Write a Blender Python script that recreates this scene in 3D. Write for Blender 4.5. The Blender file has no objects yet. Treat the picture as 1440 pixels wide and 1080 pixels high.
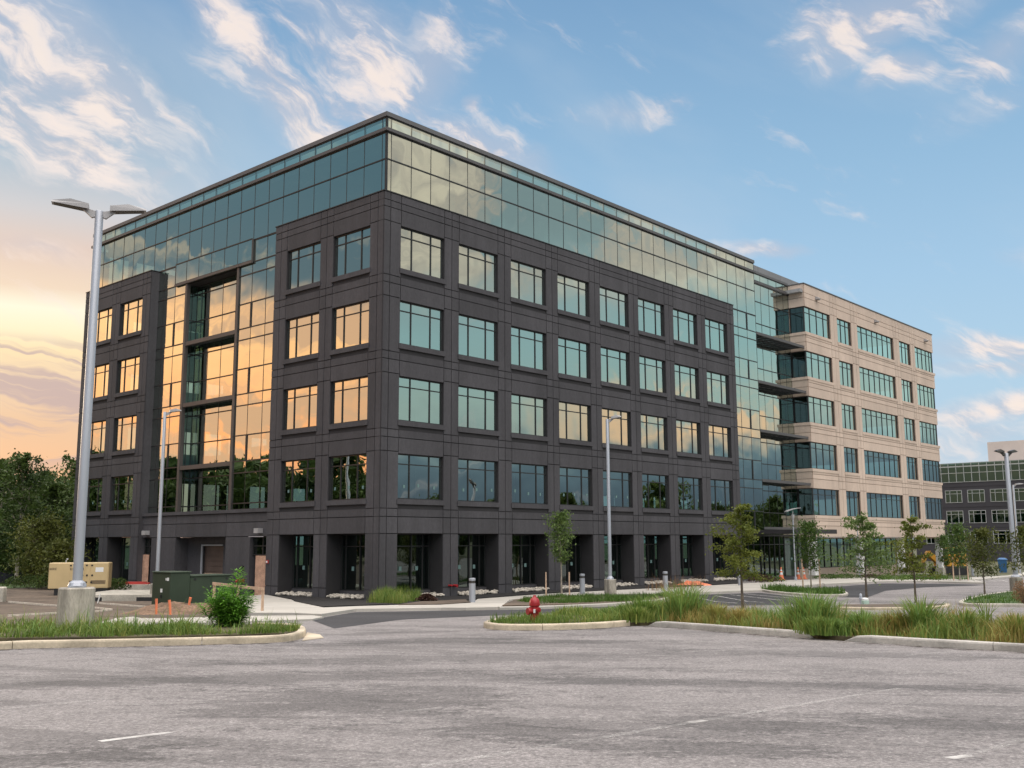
import bpy, bmesh, math, random
from mathutils import Vector, Matrix, noise as mnoise
random.seed(11)
R = random.Random(5)
PI = math.pi
EYE = 1.55
scene = bpy.context.scene
COL = scene.collection

# ------------------------------------------------------------------ camera
FPX, TH, RO, PH = 1443.03, math.radians(8.8004), math.radians(-.2581), math.radians(41.7076)
vF = Vector((0, math.cos(TH), math.sin(TH)))
vU0 = Vector((0, -math.sin(TH), math.cos(TH))); vR0 = Vector((1, 0, 0))
vR = vR0 * math.cos(RO) + vU0 * math.sin(RO)
vU = vU0 * math.cos(RO) - vR0 * math.sin(RO)
cam = bpy.data.cameras.new('camera'); cam_o = bpy.data.objects.new('camera', cam); COL.objects.link(cam_o)
cam.sensor_width = 36; cam.lens = FPX / 1440 * 36; cam.clip_end = 9000; cam.clip_start = .1
m = Matrix.Identity(4)
for i in range(3):
    m[i][0], m[i][1], m[i][2] = vR[i], vU[i], -vF[i]
m[2][3] = EYE
cam_o.matrix_world = m
scene.camera = cam_o

# ------------------------------------------------------------------ terrain profile
KN = [(-150, .05), (0, 0), (30, -.6), (52, -1.38), (78, -1.40), (112, -2.23), (200, -2.45), (5000, -2.45)]
def Z(y):
    if y <= KN[0][0]: return KN[0][1]
    for (a, za), (b, zb) in zip(KN, KN[1:]):
        if y <= b: return za + (zb - za) * (y - a) / (b - a)
    return KN[-1][1]
def ray(px, py):
    return vF + vR * ((px - 720) / FPX) - vU * ((py - 540) / FPX)
def gp(px, py, dz=0):
    """ground point seen along one sight line of the survey photograph"""
    d = ray(px, py); y = 2.0
    while y < 400:
        if EYE + d.z * y / d.y <= Z(y) + dz: break
        y += .03 if y < 60 else .1
    return Vector((d.x * y / d.y, y))
CX, CY = -6.7476, 52.5333
DU = Vector((math.sin(PH), math.cos(PH))); DV = Vector((-math.cos(PH), math.sin(PH)))
ROT = PI / 2 - PH
def uv(u, v):
    return Vector((CX, CY)) + DU * u + DV * v

# ------------------------------------------------------------------ tagging
def tag(o, label=None, cat=None, group=None, kind=None):
    if label: o['label'] = label
    if cat: o['category'] = cat
    if group: o['group'] = group
    if kind: o['kind'] = kind
    return o
def empty(name, loc, rz=0, **k):
    o = bpy.data.objects.new(name, None); COL.objects.link(o)
    o.empty_display_size = .2
    o.location = loc; o.rotation_euler = (0, 0, rz)
    return tag(o, **k)
def copy_tree(o, parent=None):
    c = o.copy(); COL.objects.link(c)
    if parent is not None: c.parent = parent
    for ch in o.children: copy_tree(ch, c)
    return c

class MB:
    """collects shapes, links them as ONE mesh object"""
    def __init__(s, T=None): s.v = []; s.f = []; s.m = []; s.T = T
    def add(s, vs, fs, m=0):
        b = len(s.v)
        s.v += [s.T(*p) if s.T else tuple(p) for p in vs]
        s.f += [tuple(i + b for i in f) for f in fs]; s.m += [m] * len(fs)
    def box(s, x0, x1, y0, y1, z0, z1, m=0):
        s.add([(x0,y0,z0),(x1,y0,z0),(x1,y1,z0),(x0,y1,z0),(x0,y0,z1),(x1,y0,z1),(x1,y1,z1),(x0,y1,z1)],
              [(0,3,2,1),(4,5,6,7),(0,1,5,4),(1,2,6,5),(2,3,7,6),(3,0,4,7)], m)
    def bbox(s, x0, x1, y0, y1, z0, z1, b=.02, m=0):
        """box with chamfered vertical and top edges"""
        vs = []
        for z, i in ((z0, 0), (z1 - b, 0), (z1, b)):
            X0, X1, Y0, Y1 = x0 + i, x1 - i, y0 + i, y1 - i
            vs += [(X0+b,Y0,z),(X1-b,Y0,z),(X1,Y0+b,z),(X1,Y1-b,z),(X1-b,Y1,z),(X0+b,Y1,z),(X0,Y1-b,z),(X0,Y0+b,z)]
        fs = [tuple(reversed(range(8))), tuple(range(16, 24))]
        for k in (0, 8):
            fs += [(k+i, k+(i+1)%8, k+8+(i+1)%8, k+8+i) for i in range(8)]
        s.add(vs, fs, m)
    def tube(s, pts, rad, n=10, m=0, cap=True):
        pts = [Vector(p) for p in pts]
        if not hasattr(rad, '__len__'): rad = [rad] * len(pts)
        vs = []; fs = []
        for i, p in enumerate(pts):
            a = pts[max(i-1, 0)]; c = pts[min(i+1, len(pts)-1)]
            d = (c - a).normalized()
            x = d.cross(Vector((0, 0, 1)) if abs(d.z) < .95 else Vector((1, 0, 0))).normalized(); y = d.cross(x)
            vs += [p + (x * math.cos(2*PI*k/n) + y * math.sin(2*PI*k/n)) * rad[i] for k in range(n)]
        for i in range(len(pts) - 1):
            fs += [(i*n+k, i*n+(k+1)%n, (i+1)*n+(k+1)%n, (i+1)*n+k) for k in range(n)]
        if cap: fs += [tuple(reversed(range(n))), tuple(range((len(pts)-1)*n, len(pts)*n))]
        s.add(vs, fs, m)
    def lathe(s, prof, n=16, c=(0, 0), m=0):
        vs = []; fs = []
        for r, z in prof:
            vs += [(c[0] + r*math.cos(2*PI*k/n), c[1] + r*math.sin(2*PI*k/n), z) for k in range(n)]
        for i in range(len(prof) - 1):
            fs += [(i*n+k, i*n+(k+1)%n, (i+1)*n+(k+1)%n, (i+1)*n+k) for k in range(n)]
        fs += [tuple(reversed(range(n))), tuple(range((len(prof)-1)*n, len(prof)*n))]
        s.add(vs, fs, m)
    def prism(s, poly, axis, a, b, m=0):
        """extrude a 2D outline along an axis ('x','y','z') from a to b"""
        n = len(poly)
        def P(p, t): return {'x': (t, p[0], p[1]), 'y': (p[0], t, p[1]), 'z': (p[0], p[1], t)}[axis]
        s.add([P(p, a) for p in poly] + [P(p, b) for p in poly],
              [tuple(reversed(range(n))), tuple(range(n, 2*n))] + [(i, (i+1)%n, n+(i+1)%n, n+i) for i in range(n)], m)
    def build(s, name, mats, parent=None, smooth=False, recalc=True, loc=None):
        me = bpy.data.meshes.new(name)
        me.from_pydata([tuple(p) for p in s.v], [], s.f)
        mats = mats if isinstance(mats, (list, tuple)) else [mats]
        for x in mats: me.materials.append(x)
        me.polygons.foreach_set('material_index', s.m)
        if recalc:
            bm = bmesh.new(); bm.from_mesh(me); bmesh.ops.recalc_face_normals(bm, faces=bm.faces); bm.to_mesh(me); bm.free()
        if smooth:
            me.polygons.foreach_set('use_smooth', [True] * len(me.polygons))
            try: me.set_sharp_from_angle(angle=math.radians(38))
            except Exception: pass
        me.update()
        o = bpy.data.objects.new(name, me); COL.objects.link(o)
        if parent is not None: o.parent = parent
        if loc is not None: o.location = loc
        return o

# ------------------------------------------------------------------ materials
def lin(c):
    def f(v):
        v = v / 255
        return v / 12.92 if v <= .04045 else ((v + .055) / 1.055) ** 2.4
    return (f(c[0]), f(c[1]), f(c[2]), 1)
class NT:
    def __init__(s, nt): s.nt = nt
    def n(s, t, **k):
        o = s.nt.nodes.new(t)
        for a, b in k.items(): setattr(o, a, b)
        return o
    def l(s, a, b): s.nt.links.new(a, b)
    def set(s, sock, val):
        if hasattr(val, 'is_output'): s.l(val, sock)
        elif val is not None: sock.default_value = val
    def math(s, op, a, b=None, c=None, clamp=False):
        o = s.n('ShaderNodeMath', operation=op, use_clamp=clamp)
        s.set(o.inputs[0], a); s.set(o.inputs[1], b); s.set(o.inputs[2], c)
        return o.outputs[0]
    def ss(s, v, a, b, lo=0., hi=1.):
        o = s.n('ShaderNodeMapRange', interpolation_type='SMOOTHSTEP')
        s.set(o.inputs['Value'], v)
        o.inputs['From Min'].default_value = a; o.inputs['From Max'].default_value = b
        o.inputs['To Min'].default_value = lo; o.inputs['To Max'].default_value = hi
        return o.outputs[0]
    def mix(s, f, a, b, blend='MIX'):
        o = s.n('ShaderNodeMix', data_type='RGBA', blend_type=blend)
        s.set(o.inputs[0], f); s.set(o.inputs[6], a); s.set(o.inputs[7], b)
        return o.outputs[2]
    def noise(s, vec, scale, detail=3, rough=.55, dist=0.):
        o = s.n('ShaderNodeTexNoise')
        if vec is not None: s.l(vec, o.inputs['Vector'])
        o.inputs['Scale'].default_value = scale; o.inputs['Detail'].default_value = detail
        o.inputs['Roughness'].default_value = rough; o.inputs['Distortion'].default_value = dist
        return o.outputs[0]
    def mapping(s, vec, loc=(0,0,0), rot=(0,0,0), scale=(1,1,1), kind='POINT'):
        o = s.n('ShaderNodeMapping', vector_type=kind)
        s.l(vec, o.inputs['Vector'])
        o.inputs['Location'].default_value = loc; o.inputs['Rotation'].default_value = rot; o.inputs['Scale'].default_value = scale
        return o.outputs[0]
    def ramp(s, fac, stops, interp='LINEAR'):
        o = s.n('ShaderNodeValToRGB'); cr = o.color_ramp; cr.interpolation = interp
        while len(cr.elements) < len(stops): cr.elements.new(1.0)
        for e, (p, c) in zip(cr.elements, stops): e.position = p; e.color = c
        s.set(o.inputs[0], fac)
        return o.outputs[0]
def mat(name, rgb, rough=.7, var=.15, scale=2., bump=0., bscale=20., metal=0., spec=.5, stretch=(1,1,1), fine=0., fscale=60.):
    """generic weathered surface: base colour with two scales of noise variation and bump, in world metres"""
    M = bpy.data.materials.new(name); M.use_nodes = True
    t = NT(M.node_tree); bs = M.node_tree.nodes['Principled BSDF']
    pos = t.n('ShaderNodeNewGeometry').outputs['Position']
    if stretch != (1,1,1): pos = t.mapping(pos, scale=stretch)
    c = (*rgb, 1) if len(rgb) == 3 else rgb
    a = t.noise(pos, scale, 5, .6)
    k = t.ss(a, .3, .7, 1 - var, 1 + var)
    if fine:
        b = t.noise(pos, fscale, 2, .7)
        k = t.math('MULTIPLY', k, t.ss(b, .25, .75, 1 - fine, 1 + fine))
    col = t.n('ShaderNodeVectorMath', operation='SCALE'); col.inputs[0].default_value = c[:3]; t.l(k, col.inputs['Scale'])
    t.l(col.outputs[0], bs.inputs['Base Color'])
    bs.inputs['Roughness'].default_value = rough; bs.inputs['Metallic'].default_value = metal
    bs.inputs['Specular IOR Level'].default_value = spec
    if bump:
        bn = t.n('ShaderNodeBump'); bn.inputs['Strength'].default_value = bump; bn.inputs['Distance'].default_value = .02
        t.l(t.noise(pos, bscale, 4, .65), bn.inputs['Height']); t.l(bn.outputs[0], bs.inputs['Normal'])
    return M
def glass_mat(name, refl=.50, tint=(.90, .98, .91), trans=(.22, .36, .31), wav=.02, wscale=.45, power=2.5):
    M = bpy.data.materials.new(name); M.use_nodes = True
    nt = M.node_tree; t = NT(nt); nt.nodes.clear()
    out = t.n('ShaderNodeOutputMaterial')
    geo = t.n('ShaderNodeNewGeometry')
    bn = t.n('ShaderNodeBump'); bn.inputs['Strength'].default_value = 1; bn.inputs['Distance'].default_value = wav
    t.l(t.noise(geo.outputs['Position'], wscale, 1.5, .45), bn.inputs['Height'])
    g = t.n('ShaderNodeBsdfGlossy'); g.inputs['Color'].default_value = (*tint, 1); g.inputs['Roughness'].default_value = 0.0
    t.l(bn.outputs[0], g.inputs['Normal'])
    tr = t.n('ShaderNodeBsdfTransparent'); tr.inputs['Color'].default_value = (*trans, 1)
    lw = t.n('ShaderNodeLayerWeight'); lw.inputs['Blend'].default_value = .5
    f = t.math('POWER', lw.outputs['Facing'], power)
    f = t.math('MULTIPLY_ADD', f, 1 - refl, refl, clamp=True)
    mx = t.n('ShaderNodeMixShader'); t.l(f, mx.inputs[0]); t.l(tr.outputs[0], mx.inputs[1]); t.l(g.outputs[0], mx.inputs[2])
    t.l(mx.outputs[0], out.inputs[0])
    return M
def leaf_mat(name, a, b, transl=.3, clump=.5, cscale=.9):
    M = bpy.data.materials.new(name); M.use_nodes = True
    nt = M.node_tree; t = NT(nt); nt.nodes.clear()
    out = t.n('ShaderNodeOutputMaterial'); geo = t.n('ShaderNodeNewGeometry')
    rnd = geo.outputs['Random Per Island']
    cl = t.noise(geo.outputs['Position'], cscale, 2, .5)
    f = t.math('ADD', t.math('MULTIPLY', rnd, 1 - clump), t.math('MULTIPLY', t.ss(cl, .3, .7), clump))
    c = t.mix(f, (*a, 1), (*b, 1))
    d = t.n('ShaderNodeBsdfPrincipled'); t.l(c, d.inputs['Base Color']); d.inputs['Roughness'].default_value = .55
    d.inputs['Specular IOR Level'].default_value = .25
    tl = t.n('ShaderNodeBsdfTranslucent'); t.l(c, tl.inputs['Color'])
    mx = t.n('ShaderNodeMixShader'); mx.inputs[0].default_value = transl
    t.l(d.outputs[0], mx.inputs[1]); t.l(tl.outputs[0], mx.inputs[2]); t.l(mx.outputs[0], out.inputs[0])
    return M

MT = {}
def panel_tone(M, k):
    t = NT(M.node_tree); bs = M.node_tree.nodes['Principled BSDF']; src = bs.inputs['Base Color'].links[0].from_socket
    geo = t.n('ShaderNodeNewGeometry'); s = t.n('ShaderNodeVectorMath', operation='SCALE'); t.l(src, s.inputs[0])
    run = t.noise(t.mapping(geo.outputs['Position'], scale=(1.6, 1.6, .06)), 1.0, 5, .6)      # rain streaks
    t.l(t.math('MULTIPLY', t.ss(geo.outputs['Random Per Island'], 0, 1, 1 - k, 1 + k), t.ss(run, .3, .7, 1 - k, 1 + k)), s.inputs['Scale']); t.l(s.outputs[0], bs.inputs['Base Color'])
    return M
MT['precast'] = panel_tone(mat('dark_precast', (.058, .055, .060), .78, .13, .35, .25, 40, stretch=(1, 1, .5), fine=.12, fscale=9), .10)
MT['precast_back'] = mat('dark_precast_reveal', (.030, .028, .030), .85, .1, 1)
MT['tan'] = panel_tone(mat('tan_precast', (.56, .445, .36), .8, .08, .3, .2, 40, stretch=(1, 1, .5), fine=.05, fscale=8), .045)
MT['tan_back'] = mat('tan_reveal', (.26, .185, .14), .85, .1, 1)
MT['mullion'] = mat('dark_bronze_aluminium', (.030, .030, .031), .42, .1, 1, metal=.2)
MT['post'] = mat('brown_grey_aluminium', (.085, .074, .068), .5, .1, 1)
MT['band'] = mat('grey_metal_band', (.085, .080, .080), .5, .08, .5)
MT['coping'] = mat('grey_metal_coping', (.11, .107, .108), .5, .08, .5)
MT['glass'] = glass_mat('reflective_green_glass')
MT['glass_low'] = glass_mat('storefront_glass', refl=.13, trans=(.30, .46, .40), power=3.)
MT['glass_dark'] = glass_mat('dim_green_glass', refl=.13, tint=(.8, .95, .9), trans=(.13, .24, .21), power=2.6)
MT['glass_bg'] = glass_mat('green_grey_glass', refl=.30, tint=(.17, .37, .41), trans=(.1, .16, .14))
MT['interior'] = mat('interior_grey', (.22, .22, .22), .9, .2, .5)
MT['interior_lt'] = mat('interior_column_white', (.6, .62, .6), .8, .05, .5)
MT['roof'] = mat('roof_membrane', (.3, .3, .3), .9)
MT['screen'] = mat('roof_screen_metal', (.20, .20, .205), .55, .06, .3)
MT['white_col'] = mat('white_column', (.72, .71, .69), .5, .05, .5)
MT['paper'] = mat('paper_sticker', (.13, .22, .21), .8, .05, 1)
MT['osb'] = mat('plywood_sheet', (.50, .30, .205), .85, .2, 3, fine=.25, fscale=25)
MT['wood'] = mat('raw_lumber', (.52, .36, .25), .8, .2, 5, stretch=(3, 3, 1))
MT['board'] = mat('weathered_board', (.62, .55, .46), .85, .2, 5)
MT['door'] = mat('brown_rolling_door', (.11, .075, .06), .6, .12, 1)
MT['steel'] = mat('galvanised_pole', (.40, .42, .46), .42, .06, 1.5, metal=.35, stretch=(1, 1, .2))
MT['fixture'] = mat('grey_fixture_paint', (.36, .35, .35), .5, .06, 2)
MT['lens'] = mat('dark_lens', (.06, .055, .05), .4, .1, 5)
MT['conc'] = mat('aged_concrete', (.42, .39, .33), .88, .22, 1.6, .5, 25, fine=.14, fscale=18)
MT['conc_stain'] = mat('stained_concrete', (.33, .30, .25), .9, .42, 1.4, .6, 25, stretch=(2.2, 2.2, .5), fine=.16, fscale=14)
MT['conc_new'] = mat('new_concrete', (.41, .385, .34), .88, .10, .5, .3, 30, fine=.06, fscale=25)
MT['conc_tan'] = mat('tan_kerb_concrete', (.47, .40, .295), .88, .26, .9, .4, 25, fine=.10, fscale=20)
MT['conc_grey'] = mat('grey_kerb_concrete', (.39, .37, .335), .88, .26, .9, .4, 25, fine=.10, fscale=20)
MT['mulch'] = mat('black_mulch', (.012, .010, .009), .95, .5, 6, 1., 30)
MT['dirt'] = mat('bare_dirt', (.105, .078, .056), .95, .35, .5, 1., 6, fine=.3, fscale=5)
MT['earth'] = mat('dug_earth', (.17, .105, .065), .95, .4, 1.2, 1., 8, fine=.35, fscale=12)
MT['soil'] = mat('island_soil', (.075, .062, .03), .95, .35, 2, 1., 12)
MT['turf'] = mat('turf_soil', (.050, .085, .020), .95, .35, 1, 1., 20)
MT['asph_new'] = mat('fresh_asphalt', (.030, .029, .031), .85, .35, .5, .5, 60, fine=.3, fscale=20, stretch=(.4, 1, 1))
MT['stone'] = mat('river_stone', (.44, .40, .34), .8, .25, 4)
MT['red'] = mat('hydrant_red', (.31, .014, .018), .38, .14, 6)
MT['red_dull'] = mat('dull_red', (.45, .05, .04), .6, .15, 2)
MT['white'] = mat('white_paint', (.78, .78, .76), .6, .06, 2)
MT['black'] = mat('black_rubber', (.015, .015, .016), .7, .2, 3)
MT['gen'] = mat('tan_generator_paint', (.56, .42, .22), .5, .06, .8)
MT['vent'] = mat('louvre_brown', (.12, .08, .05), .6, .1, 3)
MT['tgreen'] = mat('dark_green_enclosure', (.028, .046, .026), .5, .12, .8)
MT['orange'] = mat('orange_plastic', (.80, .22, .10), .55, .1, 4)
MT['yellow'] = mat('yellow_machine_paint', (.55, .27, .03), .5, .12, 1)
MT['blue'] = mat('blue_plastic', (.03, .12, .28), .5, .1, 2)
MT['bark'] = mat('grey_bark', (.12, .095, .07), .9, .3, 6, .8, 25)
MT['bark_pale'] = mat('pale_bark', (.30, .26, .21), .9, .3, 4, .8, 25)
MT['bgwall'] = mat('far_dark_wall', (.048, .047, .056), .8, .1, .2)
MT['bgframe'] = mat('pale_window_frame', (.40, .42, .42), .5, .06, .5)
MT['pent'] = mat('pale_penthouse', (.62, .55, .50), .7, .05, .3)
MT['fabric'] = mat('black_fabric', (.012, .013, .018), .9, .3, 2)
MT['leaf_forest'] = leaf_mat('forest_leaf', (.022, .044, .012), (.085, .130, .026), .25, .6, .35)
MT['leaf_bush'] = leaf_mat('bush_leaf', (0.046, 0.063, 0.014), (0.138, 0.149, 0.030), .3, .5, .8)
MT['leaf_locust'] = leaf_mat('locust_leaf', (.065, .095, .014), (.20, .22, .036), .35, .4, 1.6)
MT['leaf_young'] = leaf_mat('young_leaf', (0.062, 0.116, 0.025), (0.202, 0.279, 0.085), .35, .4, 1.6)
MT['leaf_dark'] = leaf_mat('darkgreen_leaf', (.034, .080, .016), (.115, .175, .038), .3, .4, 1.4)
MT['grass'] = leaf_mat('fresh_grass', (0.058, 0.116, 0.018), (0.204, 0.291, 0.058), .35, .45, .9)
MT['grass_lawn'] = leaf_mat('lawn_grass', (0.042, 0.096, 0.014), (0.102, 0.180, 0.030), .3, .5, .9)
MT['weed'] = leaf_mat('weed_mixed', (0.094, 0.179, 0.030), (0.319, 0.319, 0.085), .35, .75, .9)
MT['weed_olive'] = leaf_mat('weed_olive', (0.166, 0.166, 0.035), (0.390, 0.293, 0.098), .35, .7, 1.1)
MT['weed_lush'] = leaf_mat('weed_lush', (0.074, 0.166, 0.032), (0.284, 0.406, 0.113), .4, .3, 2)
MT['bushweed'] = leaf_mat('bush_weed_leaf', (0.056, 0.156, 0.018), (0.213, 0.450, 0.056), .35, .4, 3)
MT['straw'] = leaf_mat('dry_leaf', (.16, .085, .04), (.34, .21, .11), .3, .4, 3)
MT['redshrub'] = leaf_mat('red_shrub_leaf', (.035, .012, .012), (.09, .05, .03), .2, .5, 2)

def asphalt():
    M = bpy.data.materials.new('aged_asphalt'); M.use_nodes = True
    t = NT(M.node_tree); bs = M.node_tree.nodes['Principled BSDF']
    pos = t.n('ShaderNodeNewGeometry').outputs['Position']
    fine = t.noise(pos, 25, 5, .9)
    vor = t.n('ShaderNodeTexVoronoi'); t.l(pos, vor.inputs['Vector']); vor.inputs['Scale'].default_value = 30
    mid = t.noise(pos, 1.1, 6, .7)
    grit = t.math('MULTIPLY_ADD', t.noise(pos, 7, 8, .9), .62, -.31)
    big = t.math('ADD', grit, t.noise(t.mapping(pos, rot=(0, 0, -.30), scale=(6, 1.5, 1), kind='TEXTURE'), 1.0, 11, .74, .5))      # worn streaks
    blot = t.math('ADD', grit, t.noise(t.mapping(pos, loc=(3.1, 7.7, 0), rot=(0, 0, .25), scale=(3.2, 1.1, 1), kind='TEXTURE'), 1.0, 12, .74, .6))
    c = t.ramp(fine, [(.30, (.045, .041, .040, 1)), (.44, (.150, .137, .132, 1)), (.56, (.242, .222, .214, 1)), (.70, (.50, .465, .445, 1))])
    c = t.mix(t.ss(vor.outputs['Color'], .80, .98, 0, .5), c, (.42, .39, .37, 1))
    k = t.math('MULTIPLY', t.ss(mid, .25, .75, .86, 1.12), t.ss(big, .50, .58, 1.05, .72))
    k = t.math('MULTIPLY', k, t.ss(blot, .60, .65, 1.0, .70))
    # dark patches that stay where oil and tar have soaked in
    p2 = t.n('ShaderNodeVectorMath', operation='MULTIPLY'); t.l(pos, p2.inputs[0]); p2.inputs[1].default_value = (1, 1, 0)
    edge = t.math('ADD', grit, t.noise(t.mapping(pos, scale=(.8, 2.6, 1)), 1.0, 11, .82))
    tot = None
    for x, y, sx, sy, rot, amt in STAINS:
        g = t.n('ShaderNodeTexGradient', gradient_type='SPHERICAL')
        t.l(t.mapping(p2.outputs[0], loc=(x, y, 0), rot=(0, 0, rot), scale=(sx, sy, 1), kind='TEXTURE'), g.inputs[0])
        v = t.math('MULTIPLY', t.ss(t.math('ADD', g.outputs[1], t.math('MULTIPLY_ADD', edge, 3.4, -1.75)), .28, .44), amt)
        tot = v if tot is None else t.math('MAXIMUM', tot, v)
    k = t.math('MULTIPLY', k, t.math('SUBTRACT', 1, tot))
    # fine cracks
    ce = t.n('ShaderNodeTexVoronoi', feature='DISTANCE_TO_EDGE')
    wob = t.n('ShaderNodeVectorMath', operation='ADD'); t.l(pos, wob.inputs[0])
    wn = t.n('ShaderNodeTexNoise'); t.l(pos, wn.inputs['Vector']); wn.inputs['Scale'].default_value = .8; wn.inputs['Detail'].default_value = 5
    t.l(wn.outputs['Color'], wob.inputs[1]); t.l(wob.outputs[0], ce.inputs['Vector']); ce.inputs['Scale'].default_value = .16
    k = t.math('MULTIPLY', k, t.ss(ce.outputs[0], .0008, .002, .82, 1))
    s = t.n('ShaderNodeVectorMath', operation='SCALE'); t.l(c, s.inputs[0]); t.l(k, s.inputs['Scale'])
    t.l(s.outputs[0], bs.inputs['Base Color']); bs.inputs['Roughness'].default_value = .85
    bn = t.n('ShaderNodeBump'); bn.inputs['Strength'].default_value = .7; bn.inputs['Distance'].default_value = .012
    t.l(fine, bn.inputs['Height']); t.l(bn.outputs[0], bs.inputs['Normal'])
    return M
STAINS = []
for (px, py, a, b, rot, amt) in ((500, 985, 1.5, 1.2, .1, .42), (110, 1065, .55, .35, .2, .45), (960, 1052, .9, .35, -.1, .40), (1080, 1020, .9, .4, -.3, .33),
                                 (745, 1030, .6, .35, 0, .36), (350, 955, 4.5, .55, .22, .34), (720, 1025, .5, .25, 0, .38), (700, 925, 3.8, .7, .1, .30),
                                 (950, 960, 4.0, .35, -.20, .30), (1350, 1020, 1.2, .4, -.3, .26), (640, 900, 2.4, .6, .35, .34), (820, 903, 1.6, .35, .1, .4),
                                 (1200, 920, 2.2, .5, -.35, .28), (560, 890, 1.8, .4, .4, .3)):
    p = gp(px, py); STAINS.append((p.x, p.y, a * 2, b * 2, rot, min(.42, amt * 1.1)))
MT['asph'] = asphalt()
def line_mat(name, worn):
    M = bpy.data.materials.new(name); M.use_nodes = True
    nt = M.node_tree; t = NT(nt); bs = nt.nodes['Principled BSDF']
    pos = t.n('ShaderNodeNewGeometry').outputs['Position']
    bs.inputs['Base Color'].default_value = (.56, .54, .51, 1); bs.inputs['Roughness'].default_value = .8
    tr = t.n('ShaderNodeBsdfTransparent'); mx = t.n('ShaderNodeMixShader')
    a = t.ss(t.noise(pos, 38, 4, .8), worn - .12, worn + .18)
    b = t.ss(t.noise(pos, 1.8, 3, .6), .30, .62)
    t.l(t.math('MULTIPLY', a, t.math('MULTIPLY_ADD', b, .75, .25)), mx.inputs[0]); t.l(tr.outputs[0], mx.inputs[1]); t.l(bs.outputs[0], mx.inputs[2])
    t.l(mx.outputs[0], nt.nodes['Material Output'].inputs[0])
    return M
MT['line'] = line_mat('white_road_paint', .32); MT['line_faint'] = line_mat('worn_road_paint', .535)

# ------------------------------------------------------------------ ground sheets
def sheet(name, pts, mat_, dz=0., skirt=0., kind='structure', inner=None):
    """polygon laid on the terrain, dz above it, with a side face of height skirt"""
    bm = bmesh.new()
    vs = [bm.verts.new((p[0], p[1], 0)) for p in pts]
    f = bm.faces.new(vs)
    if f.normal.z < 0: f.normal_flip()
    bm.normal_update()
    bmesh.ops.triangulate(bm, faces=bm.faces[:], ngon_method='EAR_CLIP')
    for y, _ in KN:
        bmesh.ops.bisect_plane(bm, geom=bm.verts[:] + bm.edges[:] + bm.faces[:], plane_co=(0, y, 0), plane_no=(0, 1, 0))
    for fc in bm.faces:
        if fc.normal.z < 0: fc.normal_flip()
    for v in bm.verts: v.co.z = Z(v.co.y) + dz
    if skirt:
        be = [e for e in bm.edges if e.is_boundary]
        r = bmesh.ops.extrude_edge_only(bm, edges=be)
        for v in r['geom']:
            if isinstance(v, bmesh.types.BMVert): v.co.z -= skirt
    bmesh.ops.recalc_face_normals(bm, faces=bm.faces)
    me = bpy.data.meshes.new(name); bm.to_mesh(me); bm.free()
    if sum(p.normal.z * p.area for p in me.polygons) < 0: me.flip_normals()
    me.materials.append(mat_)
    o = bpy.data.objects.new(name, me); COL.objects.link(o)
    return tag(o, kind=kind)
def G(l): return [gp(*p) for p in l]
def resample(pts, step):
    out = []
    for a, b in zip(pts, pts[1:]):
        n = max(1, int((b - a).length / step))
        out += [a.lerp(b, i / n) for i in range(n)]
    return out + [pts[-1]]
def smooth_path(pts, it=2):
    pts = [Vector(p[:2]) for p in pts]
    for _ in range(it):
        q = [pts[0]]
        for a, b in zip(pts, pts[1:]): q += [a.lerp(b, .25), a.lerp(b, .75)]
        pts = q + [pts[-1]]
    return pts
def kerb(name, pts, mat_, w=.16, h=.13, joint=3.0, taper=0., side=1, smooth=2):
    """kerb stone run: rounded top, joints every few metres, optionally tapered ends; body lies on `side` of the path"""
    pts = resample(smooth_path(pts, smooth) if smooth else [Vector(p[:2]) for p in pts], .25)
    cum = [0]
    for a, b in zip(pts, pts[1:]): cum.append(cum[-1] + (b - a).length)
    L = cum[-1]; prof = [(0, -.06), (0, .72), (.06, .92), (.2, 1), (.85, 1), (1, .9), (1, -.06)]
    mb = MB(); rows = []
    for i, p in enumerate(pts):
        d = (pts[min(i+1, len(pts)-1)] - pts[max(i-1, 0)]).normalized(); n = Vector((-d.y, d.x)) * side
        k = 1.
        if taper: k = min(1, (cum[i] + .02) / taper, (L - cum[i] + .02) / taper)
        rows.append([(p.x + n.x*a*w, p.y + n.y*a*w, Z(p.y) + (b*h*k if b > 0 else b)) for a, b in prof])
    start = 0; np_ = len(prof)
    def flush(a, b):
        if b - a < 1: return
        vs = [v for r in rows[a:b+1] for v in r]; fs = []
        for i in range(b - a):
            fs += [(i*np_+k, i*np_+k+1, (i+1)*np_+k+1, (i+1)*np_+k) for k in range(np_-1)]
        fs += [tuple(range(np_)), tuple(range((b-a)*np_, (b-a+1)*np_))]
        mb.add(vs, fs)
    nextj = joint
    for i in range(1, len(rows)):
        if cum[i] >= nextj or i == len(rows) - 1:
            flush(start, i); nextj += joint
            if i < len(rows) - 1:      # open joint of about 12 mm
                d = (pts[i+1] - pts[i]).normalized() * .014
                rows[i] = [(a + d.x, b + d.y, c) for a, b, c in rows[i]]
            start = i
    return mb.build(name, mat_, recalc=True)
def inpoly(p, poly):
    c = False; n = len(poly); j = n - 1
    for i in range(n):
        a, b = poly[i], poly[j]
        if (a[1] > p[1]) != (b[1] > p[1]) and p[0] < (b[0]-a[0]) * (p[1]-a[1]) / (b[1]-a[1]) + a[0]: c = not c
        j = i
    return c
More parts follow.
